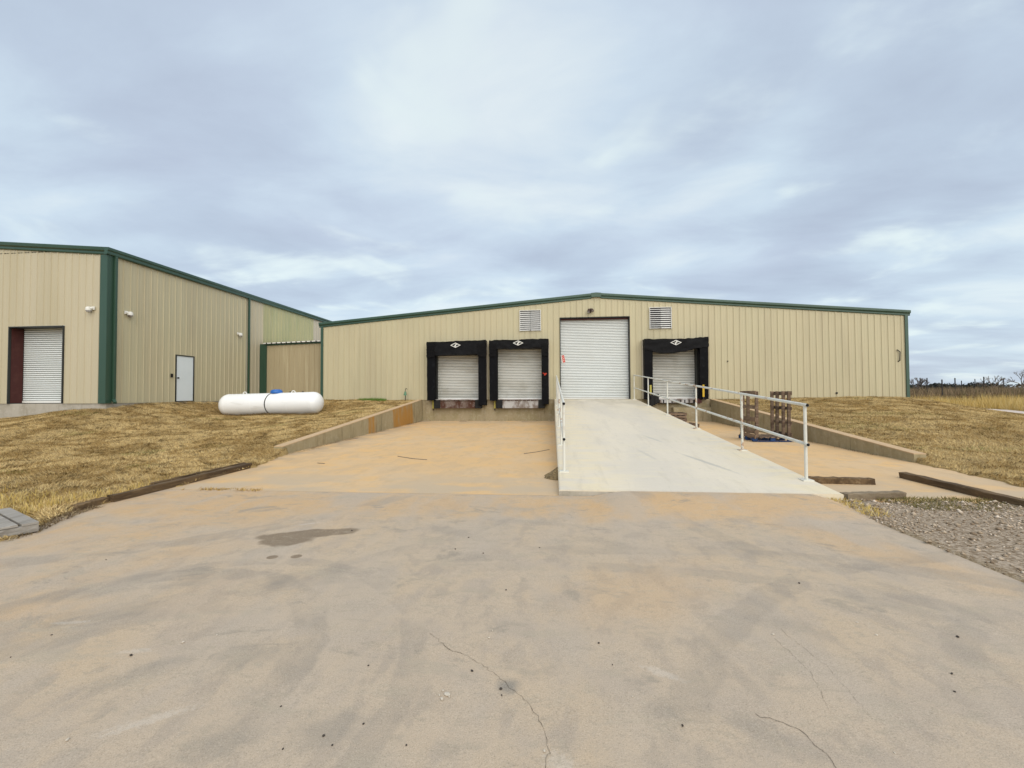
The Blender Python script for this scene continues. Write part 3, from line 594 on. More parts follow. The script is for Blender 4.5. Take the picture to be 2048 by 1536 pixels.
def emblem(parent, cx, cz, y, w_, h_):
    m = MB(); o = [(-1, 0), (0, -1), (1, 0), (0, 1)]; i_ = [(q * .76, r * .70) for q, r in o]
    pts = [(cx + q * w_ / 2, y, cz + r * h_ / 2) for q, r in o] + [(cx + q * w_ / 2, y, cz + r * h_ / 2) for q, r in i_]
    pts += [(p[0], y + .012, p[2]) for p in pts]
    for k in range(4):
        k2 = (k + 1) % 4
        m.f += [(k, k2, 4 + k2, 4 + k), (8 + k, 12 + k, 12 + k2, 8 + k2), (k, 8 + k, 8 + k2, k2), (4 + k, 4 + k2, 12 + k2, 12 + k)]
    m.v += pts; e_ = m.build('emblem', 'emblem_white', parent)
    q = MB()
    for poly in ([(-.2, -.52), (.02, -.6), (.14, .05), (.02, .16), (-.3, .02), (-.12, -.1)], [(-.02, .2), (.12, .12), (.42, .12), (.22, .42), (0, .55)]):
        n = len(poly); f_ = [(cx + a * w_ / 2, y, cz + b * h_ / 2) for a, b in poly]; b_ = [(p[0], y + .012, p[2]) for p in f_]
        q.add(f_ + b_, [tuple(range(n)), tuple(range(2 * n - 1, n - 1, -1))] + [(i, n + i, n + (i + 1) % n, (i + 1) % n) for i in range(n)])
    q.build('emblem_mark', 'emblem_white', parent)
def shelter(x0, x1, zt, hood_b, pl, pr2, label, seed, sag=None, pleats=True, padbot=(1.38, 1.28)):
    S_ = empty('dock_shelter', ((x0 + x1) / 2, WY - .2, 1.3), label, 'dock shelter', 'padded black dock shelters')
    fy = WY - .48
    B(x0 - .05, x0 - .002, WY - .15, WY - .036, 1.42, zt - .02).build('side_board', 'pale_siding', S_)
    B(x1 + .002, x1 + .05, WY - .15, WY - .036, 1.42, zt - .06).build('side_board', 'pale_siding', S_)
    cloth_box(x0, x0 + pl, fy, WY - .04, padbot[0], zt - .1, 4, 3, 16, .010, seed, taper=.05).build('side_pad', 'vinyl_pad', S_, smooth=True)
    cloth_box(x1 - pr2, x1, fy, WY - .04, padbot[1], zt - .1, 4, 3, 16, .010, seed + 1, taper=.05).build('side_pad', 'vinyl_pad', S_, smooth=True)
    # inner seal flaps that narrow the opening
    for a, b, z_ in ((x0 + pl, x0 + pl + .035, padbot[0] + .05), (x1 - pr2 - .03, x1 - pr2, padbot[1] + .1)):
        B(a, b, WY - .30, WY - .22, z_, hood_b + .1).build('seal_flap', 'vinyl', S_)
    h = cloth_box(x0 - .008, x1 + .008, fy - .035, WY - .02, hood_b, zt, 22, 4, 7, .022, seed + 2, zfun=sag).build('hood', 'vinyl', S_, smooth=True)
    emblem(h, (x0 + x1) / 2 - .02, (zt + max(hood_b, zt - .55)) / 2 + (.0 if sag is None else .05), fy - .072, .56, .27)
    if pleats:
        for xa, xb in ((x0, x0 + pl - .0), (x1 - pr2 - .02, x1)):
            for i in range(4):
                z_ = zt - .2 - i * .165
                t = MB().bar(((xa + xb) / 2 + random.uniform(-.02, .02), fy - .068, z_), ((xa + xb) / 2, fy - .048, z_ - .15), xb - xa, .02, (0, 1, 0))
                t.build('pleat', 'vinyl', h, bev=.004)
    return S_
shelter(-6.66, -3.49, 4.52, 3.80, .44, .40, 'black dock shelter beside the retaining wall, lower flap hanging deep', 11, sag=lambda u: (-.03 + .05 * u, -.03 + .06 * u), padbot=(1.38, 1.12))
s2_ = shelter(-3.31, -.20, 4.52, 4.10, .39, .34, 'black dock shelter between the first dock and the ramp, red spray mark on its pad', 21, sag=lambda u: (-.02, .05 * u), padbot=(1.36, 1.16))
rot_rect(-.37, 2.72, .16, .07, .7, WY - .495, WY - .47).build('spray_mark', 'spray_red', s2_)
rot_rect(-.41, 2.76, .2, .035, -.2, WY - .499, WY - .496).build('spray_mark', 'spray_red', s2_)
def sag3(u): return (.06 - .16 * math.sin(math.pi * min(1, u * 1.25)) + .46 * max(0, u - .72), -.02 + .05 * sst(.75, .85, u))
shelter(4.66, 7.80, 4.48, 3.86, .41, .41, 'black dock shelter right of the ramp with a torn sagging hood', 31, sag=lambda u: (float(sag3(u)[0]), float(sag3(u)[1])), pleats=False, padbot=(1.40, 1.40))

# dock levelers
def leveler(x0, x1, bw, label, mat):
    L = empty('dock_leveler', ((x0 + x1) / 2, WY - .15, .93), label, 'dock leveler', 'dock levelers below the dock doors')
    for a, b in ((x0, x0 + bw), (x1 - bw, x1)):
        B(a, b, WY - .32, WY + .0, .95, 1.40).build('bumper', 'rubber', L, bev=.015)
        for zz in (1.02, 1.17, 1.32): B(a + .02, b - .02, WY - .33, WY - .321, zz - .05, zz + .05).build('bumper_pad', 'rubber', L)
    B(x0 + bw, x1 - bw, WY - .26, WY - .22, .96, 1.36).build('lip_plate', mat, L)
    B(x0 + bw - .02, x1 - bw + .02, WY - .22, WY + .05, 1.0, 1.34).build('frame_box', 'dark_iron', L)
    B(x0 + .08, x1 - .05, WY - .30, WY + .3, 1.405, 1.432).build('deck_plate', 'galvanised', L)
    n = 9; w_ = (x1 - x0 - 2 * bw) / n
    for i in range(n): MB().tube((x0 + bw + w_ * (i + .15), WY - .29, 1.375), (x0 + bw + w_ * (i + .85), WY - .29, 1.375), .03, n=8).build('hinge_barrel', 'rusty_steel', L, smooth=True)
    return L
leveler(-6.33, -3.76, .34, 'dock leveler with rust-red lip plate under the dock beside the retaining wall', 'rusty_steel')
leveler(-2.97, -.42, .33, 'dock leveler with grey scuffed lip plate under the dock next to the ramp', 'galvanised')
L3 = empty('dock_leveler', (6.3, WY - .15, 1.1), 'dock leveler with toothed steel lip and crumpled rubber bumpers beneath the third dock', 'dock leveler', 'dock levelers below the dock doors')
B(5.42, 7.2, WY - .2, WY + .3, 1.37, 1.43).build('deck_plate', 'galvanised', L3)
for i in range(8): B(5.45 + i * .21, 5.60 + i * .21, WY - .27, WY - .2, 1.21, 1.36).build('lip_tooth', 'galvanised', L3, bev=.008)
B(5.42, 7.15, WY - .2, WY + .03, 1.18, 1.34).build('frame_box', 'dark_iron', L3)
for i in range(5): B(4.86 + i * .1, 4.98 + i * .1, WY - .42 - .03 * (i % 2), WY - .02, 1.0 + .05 * i, 1.62 + .06 * math.sin(i * 2)).build('bumper', 'rubber', L3, bev=.03)
B(7.2, 7.5, WY - .3, WY + .02, 1.2, 1.42).build('bumper', 'brown_steel', L3)
for x, z0, z1, mt, lb in ((-6.42, .88, 1.38, 'pale_yellow', 'worn yellow pull bar hanging left of the rust-red leveler'), (-3.07, .88, 1.38, 'pale_yellow', 'worn yellow pull bar hanging between the two paired docks'),
                          (4.93, 1.6, 2.12, 'pale_yellow', 'pale yellow guard strip on the inner edge of the third dock nearest the ramp'), (7.5, 1.45, 2.12, 'yellow_paint', 'bright yellow guard post in front of the right pad of the third dock')):
    y_ = WY - .56 if z0 > 1.3 else WY - .1
    g = empty('dock_guard', (x, y_, z0), lb, 'guard bar')
    B(x - .045, x + .045, y_ - .03, y_ + .03, z0 + .06, z1).build('bar', mt, g, bev=.008)
    MB().tube((x - .0, y_, z0 - .04), (x, y_, z0 + .059), .03, n=8).build('foot', 'dark_iron', g)

# ------------------------------------------------------------------ retaining walls
def retwall(x0, x1, y0, y1, topf, label):
    g = empty('retaining_wall', ((x0 + x1) / 2, (y0 + y1) / 2, 0), label, 'retaining wall')
    n = 6; cuts = np.linspace(y0, y1, n + 1)
    for a, b in zip(cuts[:-1], cuts[1:]):
        a2, b2 = a + (.006 if a > y0 else 0), b - (.006 if b < y1 else 0)
        m = MB().add([(x0, a2, -.2), (x1, a2, -.2), (x1, b2, -.2), (x0, b2, -.2), (x0, a2, topf(a2) - .02), (x1, a2, topf(a2) - .02), (x1, b2, topf(b2) - .02), (x0, b2, topf(b2) - .02)],
                     [(0, 3, 2, 1), (4, 5, 6, 7), (0, 1, 5, 4), (1, 2, 6, 5), (2, 3, 7, 6), (3, 0, 4, 7)])
        m.build('wall_section', 'retaining_concrete', g)
        MB().add([(x0 - .004, a2, topf(a2) - .02), (x1 + .004, a2, topf(a2) - .02), (x1 + .004, b2, topf(b2) - .02), (x0 - .004, b2, topf(b2) - .02), (x0 - .004, a2, topf(a2)), (x1 + .004, a2, topf(a2)), (x1 + .004, b2, topf(b2)), (x0 - .004, b2, topf(b2))],
                 [(0, 3, 2, 1), (4, 5, 6, 7), (0, 1, 5, 4), (1, 2, 6, 5), (2, 3, 7, 6), (3, 0, 4, 7)]).build('coping', 'coping_concrete', g)
    return g
retwall(-7.30, -7.05, 10.85, 23.08, lwall, 'sloping concrete retaining wall with orange rust streaks between tank lawn and pit')
retwall(7.95, 8.20, 10.45, 22.9, rwall, 'sloping concrete retaining wall behind the upright pallets')

# ------------------------------------------------------------------ handrails
def handrail(x, posts, y_end, label):
    H = empty('handrail', (x, (posts[0] + posts[-1]) / 2, .2), label, 'handrail', 'pipe handrails along the ramp')
    r = .027
    for nm, dz_ in (('top_rail', 1.25), ('mid_rail', .60)):
        a, b = (x, posts[0] - .075, rampZ(posts[0] - .075) + dz_), (x, y_end, rampZ(y_end) + dz_)
        ro = MB().tube(a, b, r, n=14, caps=False).build(nm, 'rail_paint', H, smooth=True)
        MB().tube((x, posts[0] - .074, a[2] + .0001), (x, posts[0] - .05, a[2] + .002), .024, n=14).build('hollow_end_shade', 'black', ro)  # black disc paints the shade inside the hollow pipe end
    for y in posts:
        p = MB().tube((x, y, rampZ(y)), (x, y, rampZ(y) + 1.235), r * .95, n=12).build('post', 'rail_paint', H, smooth=True)
        B(x - .085, x + .085, y - .075, y + .075, rampZ(y - .075) - .002, rampZ(y) + .016).build('base_plate', 'rail_paint', p)
handrail(.20, [8.08, 10.6, 13.5, 16.6, 19.8, 22.9], 22.95, 'white pipe handrail on the ramp side facing the twin docks')
handrail(4.18, [7.68, 10.12, 13.2, 16.4, 19.6, 22.9], 22.95, 'rust-patched pipe handrail on the ramp side facing the upright pallets')

# ------------------------------------------------------------------ tall warehouse on the left
LX, LY, LZ, LB = -17.248, 15.343, 5.797 + EYE, -.24 + EYE
tw = empty('warehouse', (LX - 9, 24, .8), 'tall tan metal warehouse with green corner trim behind the white tank', 'warehouse')
LE = LZ - .27
def ltop(x): return LE + (LX - x) / 12
LD = (-21.52, -19.07, LB - .02, 4.48)
FW = 18.8
siding(tw, (LX - FW, LY, 0), (1, 0, 0), (0, -1, 0), FW, LB - .03, lambda s: ltop(LX - FW + s) + .06, [(LD[0] - LX + FW, LD[1] - LX + FW, LD[2] - .1, LD[3])], 'tan_siding_old', phase=.1)
MD = (18.42, 19.46, LB - .0, 3.59)
def sidemat(s):
    y = LY + s
    return 'tan_siding' if y < 23.1 else ('tan_siding_old' if y < 24.5 else ('green_panel' if y < 29.6 else 'pale_siding'))
siding(tw, (LX, LY, 0), (0, 1, 0), (1, 0, 0), 7.77, LB - .03, lambda s: LE + .06, [(MD[0] - LY, MD[1] - LY, MD[2] - .1, MD[3])], 'tan_siding', phase=.25)
siding(tw, (LX, 23.12, 0), (0, 1, 0), (1, 0, 0), 12.8, LB - .03, lambda s: LE + .06, [], 'tan_siding', phase=.45, matf=lambda s: sidemat(23.12 - LY + s))
B(LX - FW, LX - .02, LY + .03, 42, -.3, LB - .035).build('foundation', 'grey_concrete', tw)
m = MB().sweep([(0, 0), (.05, 0), (.07, .03), (.07, .10), (.13, .15), (.15, .24), (.15, .27), (0, .27)], (LX + .12, LY, LE - .01), (LX - FW, LY, ltop(LX - FW)), (0, -1, 0)); m.build('rake_trim', 'green_trim', tw)
m = MB().sweep([(0, 0), (.11, 0), (.13, .03), (.13, .12), (.17, .17), (.17, .265), (0, .265)], (LX, LY - .15, LE - .006), (LX, 36, LE - .006), (1, 0, 0)); m.build('eave_gutter', 'green_trim', tw)
m = B(LX - .26, LX + .04, LY - .06, LY - .036, LB - .03, LE); m.build('corner_trim', 'green_trim', tw)
m = B(LX + .036, LX + .06, LY - .06, LY + .18, LB - .03, LE); m.build('corner_trim', 'dark_green_trim', tw)
def downspout(y, parent=tw, x=LX, z0=LB + .05, z1=LE, w_=.1):
    D_ = MB().box(x + .066, x + .15, y - w_ / 2, y + w_ / 2, z0, z1); o = D_.build('downspout', 'dark_green_trim', parent, bev=.012)
    MB().bar((x + .10, y, z0 + .06), (x + .28, y - .1, z0 - .06), w_ * .98, .08).build('outlet', 'green_trim', o)
downspout(LY + .215); downspout(23.15); downspout(31.2)
B(LX - FW, LX - .1, LY + .0, 42, LE + .2, LE + .23).build('roof', 'roof_metal', tw)
mm = MB(); mm.add([(LX + .0, LY - .1, LE + .25), (LX + .0, 42, LE + .25), (LX - FW, 42, ltop(LX - FW) + .25), (LX - FW, LY - .1, ltop(LX - FW) + .25), (LX, LY - .1, LE + .235), (LX, 42, LE + .235), (LX - FW, 42, ltop(LX - FW) + .235), (LX - FW, LY - .1, ltop(LX - FW) + .235)],
                  [(0, 1, 2, 3), (4, 7, 6, 5), (0, 4, 5, 1), (1, 5, 6, 2), (2, 6, 7, 3), (3, 7, 4, 0)]); mm.build('roof', 'roof_metal', tw)
# its roll-up door (deep recess) and walk door
d_ = rolldoor(tw, LD[0] + .06, LD[1] - .04, LB - .01, LD[3] - .05, LY, .45, 'door_white', 'dark_frame', 'roll_up_door', .04)
B(LD[0] + .061, LD[0] + .075, LY + .03, LY + .42, LB, LD[3] - .06).build('jamb_lining', 'brown_steel', d_)
wd = empty('walk_door', (LX, 18.94, LB), None, None, parent=tw)
B(LX - .02, LX + .03, MD[0] + .05, MD[1] - .05, LB + .02, MD[3] - .05).build('door_leaf', 'steel_door', wd)
for a, b, c, e_ in ((MD[0], MD[0] + .05, LB - .01, MD[3]), (MD[1] - .05, MD[1], LB - .01, MD[3]), (MD[0] + .05, MD[1] - .05, MD[3] - .05, MD[3])): B(LX - .05, LX + .055, a, b, c, e_).build('door_frame', 'dark_frame', wd)
MB().tube((LX + .03, MD[0] + .13, 2.52), (LX + .09, MD[0] + .13, 2.52), .035).build('door_knob', 'dark_iron', wd)
for zz in (1.7, 2.5, 3.3): B(LX + .056, LX + .066, MD[1] - .07, MD[1] - .03, zz, zz + .1).build('hinge', 'dark_iron', wd)
B(LX + .035, LX + .06, 18.17, 18.28, 2.53, 2.70).build('keypad', 'black', bev=.008, label='small black keypad beside the white walk door', cat='keypad')
# security cameras
def seccam(px, py, pz, n_, side, label):
    C_ = empty('security_camera', (px, py, pz), label, 'camera', 'white dome security cameras')
    n_ = Vector(n_); t = Vector((-n_.y, n_.x, 0)) * side; p = Vector((px, py, pz))
    MB().bar(p + t * .0 + n_ * .036, p + n_ * .06, .13, .13).build('wall_plate', 'plastic_white', C_, bev=.01)
    MB().tube(p + n_ * .06, p + n_ * .11 + t * .05, .045).tube(p + n_ * .11 + t * .05, p + n_ * .13 + t * .10 + Vector((0, 0, -.03)), .05).build('arm', 'plastic_white', C_, smooth=True)
    q = p + n_ * .13 + t * .10
    m = MB(); prof = [(.04, .05), (.085, .02), (.095, -.04), (.095, -.10)]
    for (ra, za), (rb, zb_) in zip(prof[:-1], prof[1:]): m.tube(q + Vector((0, 0, za)), q + Vector((0, 0, zb_)), ra, rb, n=16, caps=(za == .05))
    m.build('housing', 'plastic_white', C_, smooth=True)
    m = MB(); prof = [(.083, -.10), (.075, -.14), (.05, -.17), (.01, -.185)]
    for (ra, za), (rb, zb_) in zip(prof[:-1], prof[1:]): m.tube(q + Vector((0, 0, za)), q + Vector((0, 0, zb_)), ra, rb, n=16, caps=(zb_ == -.185))
    m.build('dome', 'galvanised', C_, smooth=True)
seccam(-17.80, LY, 5.12, (0, -1, 0), -1, 'white dome camera on the wall above the roll-up door of the tall warehouse')
seccam(LX, 16.05, 5.08, (1, 0, 0), 1, 'white dome camera on the side wall beside the green corner downspout')
seccam(LX, 22.35, 5.10, (1, 0, 0), 1, 'white dome camera on the side wall beyond the walk door, above the tank')

# ------------------------------------------------------------------ connector shed
CY = 24.2; CZ = 4.70
cs = empty('connector_shed', (-15, 26, 1.4), 'low tan metal shed bridging the gap between the two warehouses', 'shed')
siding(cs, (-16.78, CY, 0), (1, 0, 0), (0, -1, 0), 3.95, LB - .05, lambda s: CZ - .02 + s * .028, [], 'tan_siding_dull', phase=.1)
B(LX + .07, -16.76, CY - .06, CY - .03, LB - .05, CZ + .02).build('corner_trim', 'dark_green_trim', cs)
MB().sweep([(0, 0), (.06, 0), (.06, .08), (0, .08)], (-16.8, CY, CZ - .07), (-12.83, CY, CZ + .04), (0, -1, 0)).build('eave_trim', 'dark_green_trim', cs)
MB().add([(-16.9, CY - .16, CZ + .02), (-12.83, CY - .16, CZ + .135), (-12.83, 30, CZ + .5), (-16.9, 30, CZ + .4), (-16.9, CY - .16, CZ + .08), (-12.83, CY - .16, CZ + .195), (-12.83, 30, CZ + .56), (-16.9, 30, CZ + .46)],
         [(0, 3, 2, 1), (4, 5, 6, 7), (0, 1, 5, 4), (1, 2, 6, 5), (2, 3, 7, 6), (3, 0, 4, 7)]).build('roof', 'white_metal', cs)
for i in range(13):
    x = -16.7 + i * RIB; z_ = CZ + (x + 16.9) * .0283
    MB().tube((x, CY - .175, z_ + .045), (x, CY - .10, z_ + .045), .04, n=6).build('rib_closure', 'dark_frame', cs)

# ------------------------------------------------------------------ propane tank
TX, TY, TH = -13.26, 19.5, .07
tr, tl = .52, 4.88
T_ = empty('propane_tank', (TX, TY, .8), 'long white cylindrical propane tank with blue dome lying on the dead grass', 'tank')
ax = Vector((math.cos(TH), math.sin(TH), .022)).normalized(); cc = Vector((TX, TY, .765 + tr)); sdv = Vector((-math.sin(TH), math.cos(TH), 0)); upv = ax.cross(sdv)
m = MB(); prof = []
ell = .42
for i in range(9): q = math.pi / 2 * i / 8; prof.append((-tl / 2 + ell - ell * math.cos(q), tr * math.sin(q)))
prof += [(-.9, tr), (.0, tr), (.9, tr)]
for i in range(9): q = math.pi / 2 * (1 - i / 8); prof.append((tl / 2 - ell + ell * math.cos(q), tr * math.sin(q)))
ns = 40; vs = []; fs = []
for t, r_ in prof:
    for j in range(ns): q = 2 * math.pi * j / ns; vs.append(cc + ax * t + (sdv * math.cos(q) + upv * math.sin(q)) * max(r_, .002))
for i in range(len(prof) - 1): fs += [(i * ns + j, i * ns + (j + 1) % ns, (i + 1) * ns + (j + 1) % ns, (i + 1) * ns + j) for j in range(ns)]
m.add(vs, fs).build('shell', 'tank_white', T_, smooth=True)
m = MB(); bp = cc + ax * .12; vs = []
for off_, r_ in ((-.02, tr + .005), (-.02, tr + .014), (.02, tr + .014), (.02, tr + .005)):
    for j in range(ns): q = 2 * math.pi * j / ns; vs.append(bp + ax * (off_ + .16 * math.cos(q)) + (sdv * math.cos(q) + upv * math.sin(q)) * r_)
m.add(vs, [(i * ns + j, i * ns + (j + 1) % ns, (i + 1) % 4 * ns + (j + 1) % ns, (i + 1) % 4 * ns + j) for i in range(4) for j in range(ns)]).build('strap', 'black', T_, smooth=True)
for t in (-2.0, -.75, .95, 2.0):
    m = MB(); vs = []
    for off_, r_ in ((-.012, tr - .004), (0, tr + .004), (.012, tr - .004)):
        for j in range(ns): q = 2 * math.pi * j / ns; vs.append(cc + ax * (t + off_) + (sdv * math.cos(q) + upv * math.sin(q)) * r_)
    m.add(vs, [(i * ns + j, i * ns + (j + 1) % ns, (i + 1) * ns + (j + 1) % ns, (i + 1) * ns + j) for i in range(2) for j in range(ns)]).build('weld_seam', 'tank_white', T_, smooth=True)
m = MB(); q0 = cc + ax * .24 + upv * (tr - .03); prof = [(.25, 0), (.265, .06), (.25, .13), (.2, .175), (.1, .195), (.005, .2)]
for (ra, za), (rb, zb_) in zip(prof[:-1], prof[1:]): m.tube(q0 + upv * za, q0 + upv * zb_, ra, rb, n=24, caps=False)
m.build('valve_dome', 'blue_plastic', T_, smooth=True)
for t in (-1.28, 1.05):
    q0 = cc + ax * t + upv * (tr - .02); m = MB(); pts = [q0 + ax * (.09 * math.cos(a)) + upv * (.105 * math.sin(a)) for a in np.linspace(0, math.pi, 9)]
    m.path(pts, .018, 6).build('lifting_lug', 'tank_white', T_, smooth=True)
for t in (.9, 1.5): MB().tube(cc + ax * t + upv * (tr - .02), cc + ax * t + upv * (tr + .05), .035).build('fitting', 'dark_iron', T_)
for t in (-1.5, 1.5):
    MB().bar(cc + ax * t - sdv * .3 - upv * (tr + .06), cc + ax * t + sdv * .3 - upv * (tr + .06), .3, .2).build('saddle', 'grey_concrete', T_)

# ------------------------------------------------------------------ yard hydrant
hy = empty('yard_hydrant', (-7.9, WY - .3, 1.38), 'green yard hydrant on a thin pipe against the tan wall near the first dock', 'hydrant')
MB().tube((-7.9, WY - .3, 1.35), (-7.9, WY - .3, 1.72), .022).build('pipe', 'dark_iron', hy)
MB().tube((-7.9, WY - .3, 1.66), (-7.9, WY - .3, 1.86), .075, .05).tube((-7.9, WY - .3, 1.74), (-7.98, WY - .34, 1.71), .03).build('valve_head', 'brass_green', hy, smooth=True)
MB().path([(-7.9, WY - .3, 1.85), (-7.9, WY - .3, 1.97), (-7.87, WY - .3, 2.03), (-7.82, WY - .3, 2.02), (-7.80, WY - .3, 1.97)], .016).build('handle', 'dark_frame', hy)

# ------------------------------------------------------------------ timbers
def gz(x, y): return float(concZ(x, y))
def timber(x0, y0, x1, y1, w_, h_, label, mat='timber', z=None, seed=0):
    n = 14; rnd = random.Random(seed); a = Vector((x1 - x0, y1 - y0, 0)).normalized(); s = Vector((-a.y, a.x, 0)); m = MB()
    ring = [(-.5, 0), (.5, 0), (.5, .92), (.42, 1.), (-.42, 1.), (-.5, .92)]; k = len(ring); vs = []
    for i in range(n + 1):
        t = i / n; x, y = x0 + (x1 - x0) * t, y0 + (y1 - y0) * t; zz = (gz(x, y) if z is None else z) + .002
        for q, r_ in ring:
            j = .008
            e0 = rnd.uniform(-.02, .02) if i in (0, n) else 0
            vs.append(Vector((x, y, zz)) + s * (q * w_ + rnd.uniform(-j, j)) + a * e0 + Vector((0, 0, max(0, r_ * h_ + (rnd.uniform(-j, j) if r_ > 0 else 0)))))
    fs = [(i * k + j, i * k + (j + 1) % k, (i + 1) * k + (j + 1) % k, (i + 1) * k + j) for i in range(n) for j in range(k)]
    fs += [tuple(range(k - 1, -1, -1)), tuple(range(n * k, n * k + k))]
    return m.add(vs, fs).build('timber', mat, label=label, cat='timber', group='loose wooden timbers')
timber(-6.72, 5.58, -6.76, 6.02, .12, .085, 'short cracked timber stub at the end of the long timber by the lawn', seed=1)
timber(-6.70, 6.05, -6.60, 8.95, .13, .105, 'long dark timber lying between the dead lawn and the apron', seed=2)
timber(-6.86, 6.9, -6.74, 9.0, .055, .11, 'thin dark board alongside the long timber at the lawn edge', seed=6)
timber(4.34, 8.17, 5.50, 8.13, .14, .10, 'short brown timber tucked against the foot of the ramp', 'timber', seed=3)
timber(4.34, 6.99, 5.26, 7.16, .14, .095, 'pale weathered grey timber at the gravel corner', 'timber_grey', seed=4)
timber(6.43, 8.72, 6.50, 6.0, .13, .105, 'long dark timber lying on the right slab ending at the gravel', seed=5)

# grey wooden crate lid at the left edge
pn = empty('wooden_pallet', (-7., 4.4, .06), 'weathered grey wooden pallet lying flat at the apron edge by tall grass', 'pallet')
ca = Vector((-6.13, 4.70, .06)); e1 = Vector((-1.05, .50, 0)).normalized(); e2 = Vector((-e1.y, e1.x, 0)); e2 = e2 if e2.y < 0 else -e2
if e2.y > 0: e2 = -e2
Lq, Wq = 1.3, 1.15
for i, (o0, wdt) in enumerate(((0., .14), (.17, .25), (.45, .25), (.73, .24), (1.0, .14))):
    a0 = ca + e2 * (o0 + wdt / 2) + Vector((0, 0, .115 + .004 * (i % 2))); MB().bar(a0 + e1 * .005, a0 + e1 * Lq, wdt, .028).build('deck_board', 'wood_pale', pn, bev=.004)
for o in (0., .6, 1.16):
    a0 = ca + e1 * (o + .055) + Vector((0, 0, .055)); MB().bar(a0, a0 + e2 * 1.14, .09, .088).build('stringer', 'wood_pale', pn, bev=.005)

# ------------------------------------------------------------------ pallets in the right pit
zf = lambda y: .012 * y
bp_ = empty('blue_pallet', (6.77, 14.7, zf(14.7)), 'blue block pallet lying flat beneath the two upright pallets', 'pallet')
zb0 = zf(14.7) + .008
for y in (14.22, 14.7, 15.18): B(6.18, 7.36, y - .05, y + .05, zb0, zb0 + .022).build('bottom_board', 'blue_wood', bp_)
for x in (6.24, 6.77, 7.3):
    for y in (14.23, 14.7, 15.17): B(x - .07, x + .07, y - .05, y + .05, zb0 + .023, zb0 + .11).build('block', 'blue_wood', bp_)
for i in range(7): B(6.2 + i * .17, 6.32 + i * .17, 14.16, 15.24, zb0 + .111, zb0 + .133).build('deck_board', 'wood_grey', bp_)
def upright(x, y0, y1, z0, z1, boards, posts_, label, front=-1, lean=.02):
    U = empty('upright_pallet', (x, (y0 + y1) / 2, z0), label, 'pallet', 'weathered pallets stood on edge')
    for yy in posts_:
        yy = y0 + (y1 - y0) * yy; MB().bar((x, yy, z0), (x + lean, yy + random.uniform(-.02, .02), z1), .075, .085, (1, 0, 0)).build('stringer', 'wood_grey', U, bev=.006)
    for t, w_, a, b in boards:
        zz = z0 + (z1 - z0) * t
        MB().bar((x + front * .058 + lean * t, y0 + (y1 - y0) * a - .03, zz + random.uniform(-.012, .012)), (x + front * .058 + lean * t, y0 + (y1 - y0) * b + .03, zz + random.uniform(-.012, .012)), .022, w_).build('board', 'wood_grey', U, bev=.003)
zt0 = zb0 + .134
upright(6.27, 14.1, 15.14, zt0 - .0, 1.74, [(.02, .13, 0, 1), (.11, .11, 0, 1), (.38, .14, 0, 1), (.66, .12, 0, 1), (.96, .14, 0, 1)], (.03, .6, .97), 'weathered pallet on edge with crosswise boards, the one beside the ramp', -1)
upright(7.26, 14.2, 15.28, zt0, 1.74, [(.05, .1, 0, 1), (.3, .09, 0, 1), (.62, .1, 0, 1), (.95, .12, 0, 1)], (.03, .32, .68, .97), 'weathered pallet on edge with four long upright boards, beside the retaining wall', 1)
def flatpallet(cx, cy, z0, label, mat='wood_grey', rot=0):
    P_ = empty('flat_pallet', (cx, cy, z0), label, 'pallet', 'pallets stacked by the ramp')
    for y in (-.5, 0, .5): B(cx - .5, cx + .5, cy + y - .045, cy + y + .045, z0 + .02, z0 + .105).build('stringer', mat, P_)
    for i in range(5): B(cx - .5 + i * .225, cx - .4 + i * .225, cy - .55, cy + .55, z0 + .106, z0 + .125).build('deck_board', mat, P_)
    for i in range(3): B(cx - .5 + i * .45, cx - .4 + i * .45, cy - .55, cy + .55, z0, z0 + .019).build('bottom_board', mat, P_)
for i in range(4): flatpallet(5.72 + .03 * (i % 2), 21.6, zf(21.6) + .01 + i * .128, ['bottom pallet of the low stack under the third dock', 'second lowest pallet of the stack under the third dock', 'third lowest pallet of the stack under the third dock', 'top pallet of the low stack under the third dock'][i])
flatpallet(5.75, 19.9, zf(19.9) + .012, 'single flat pallet on the pit floor beside the ramp')

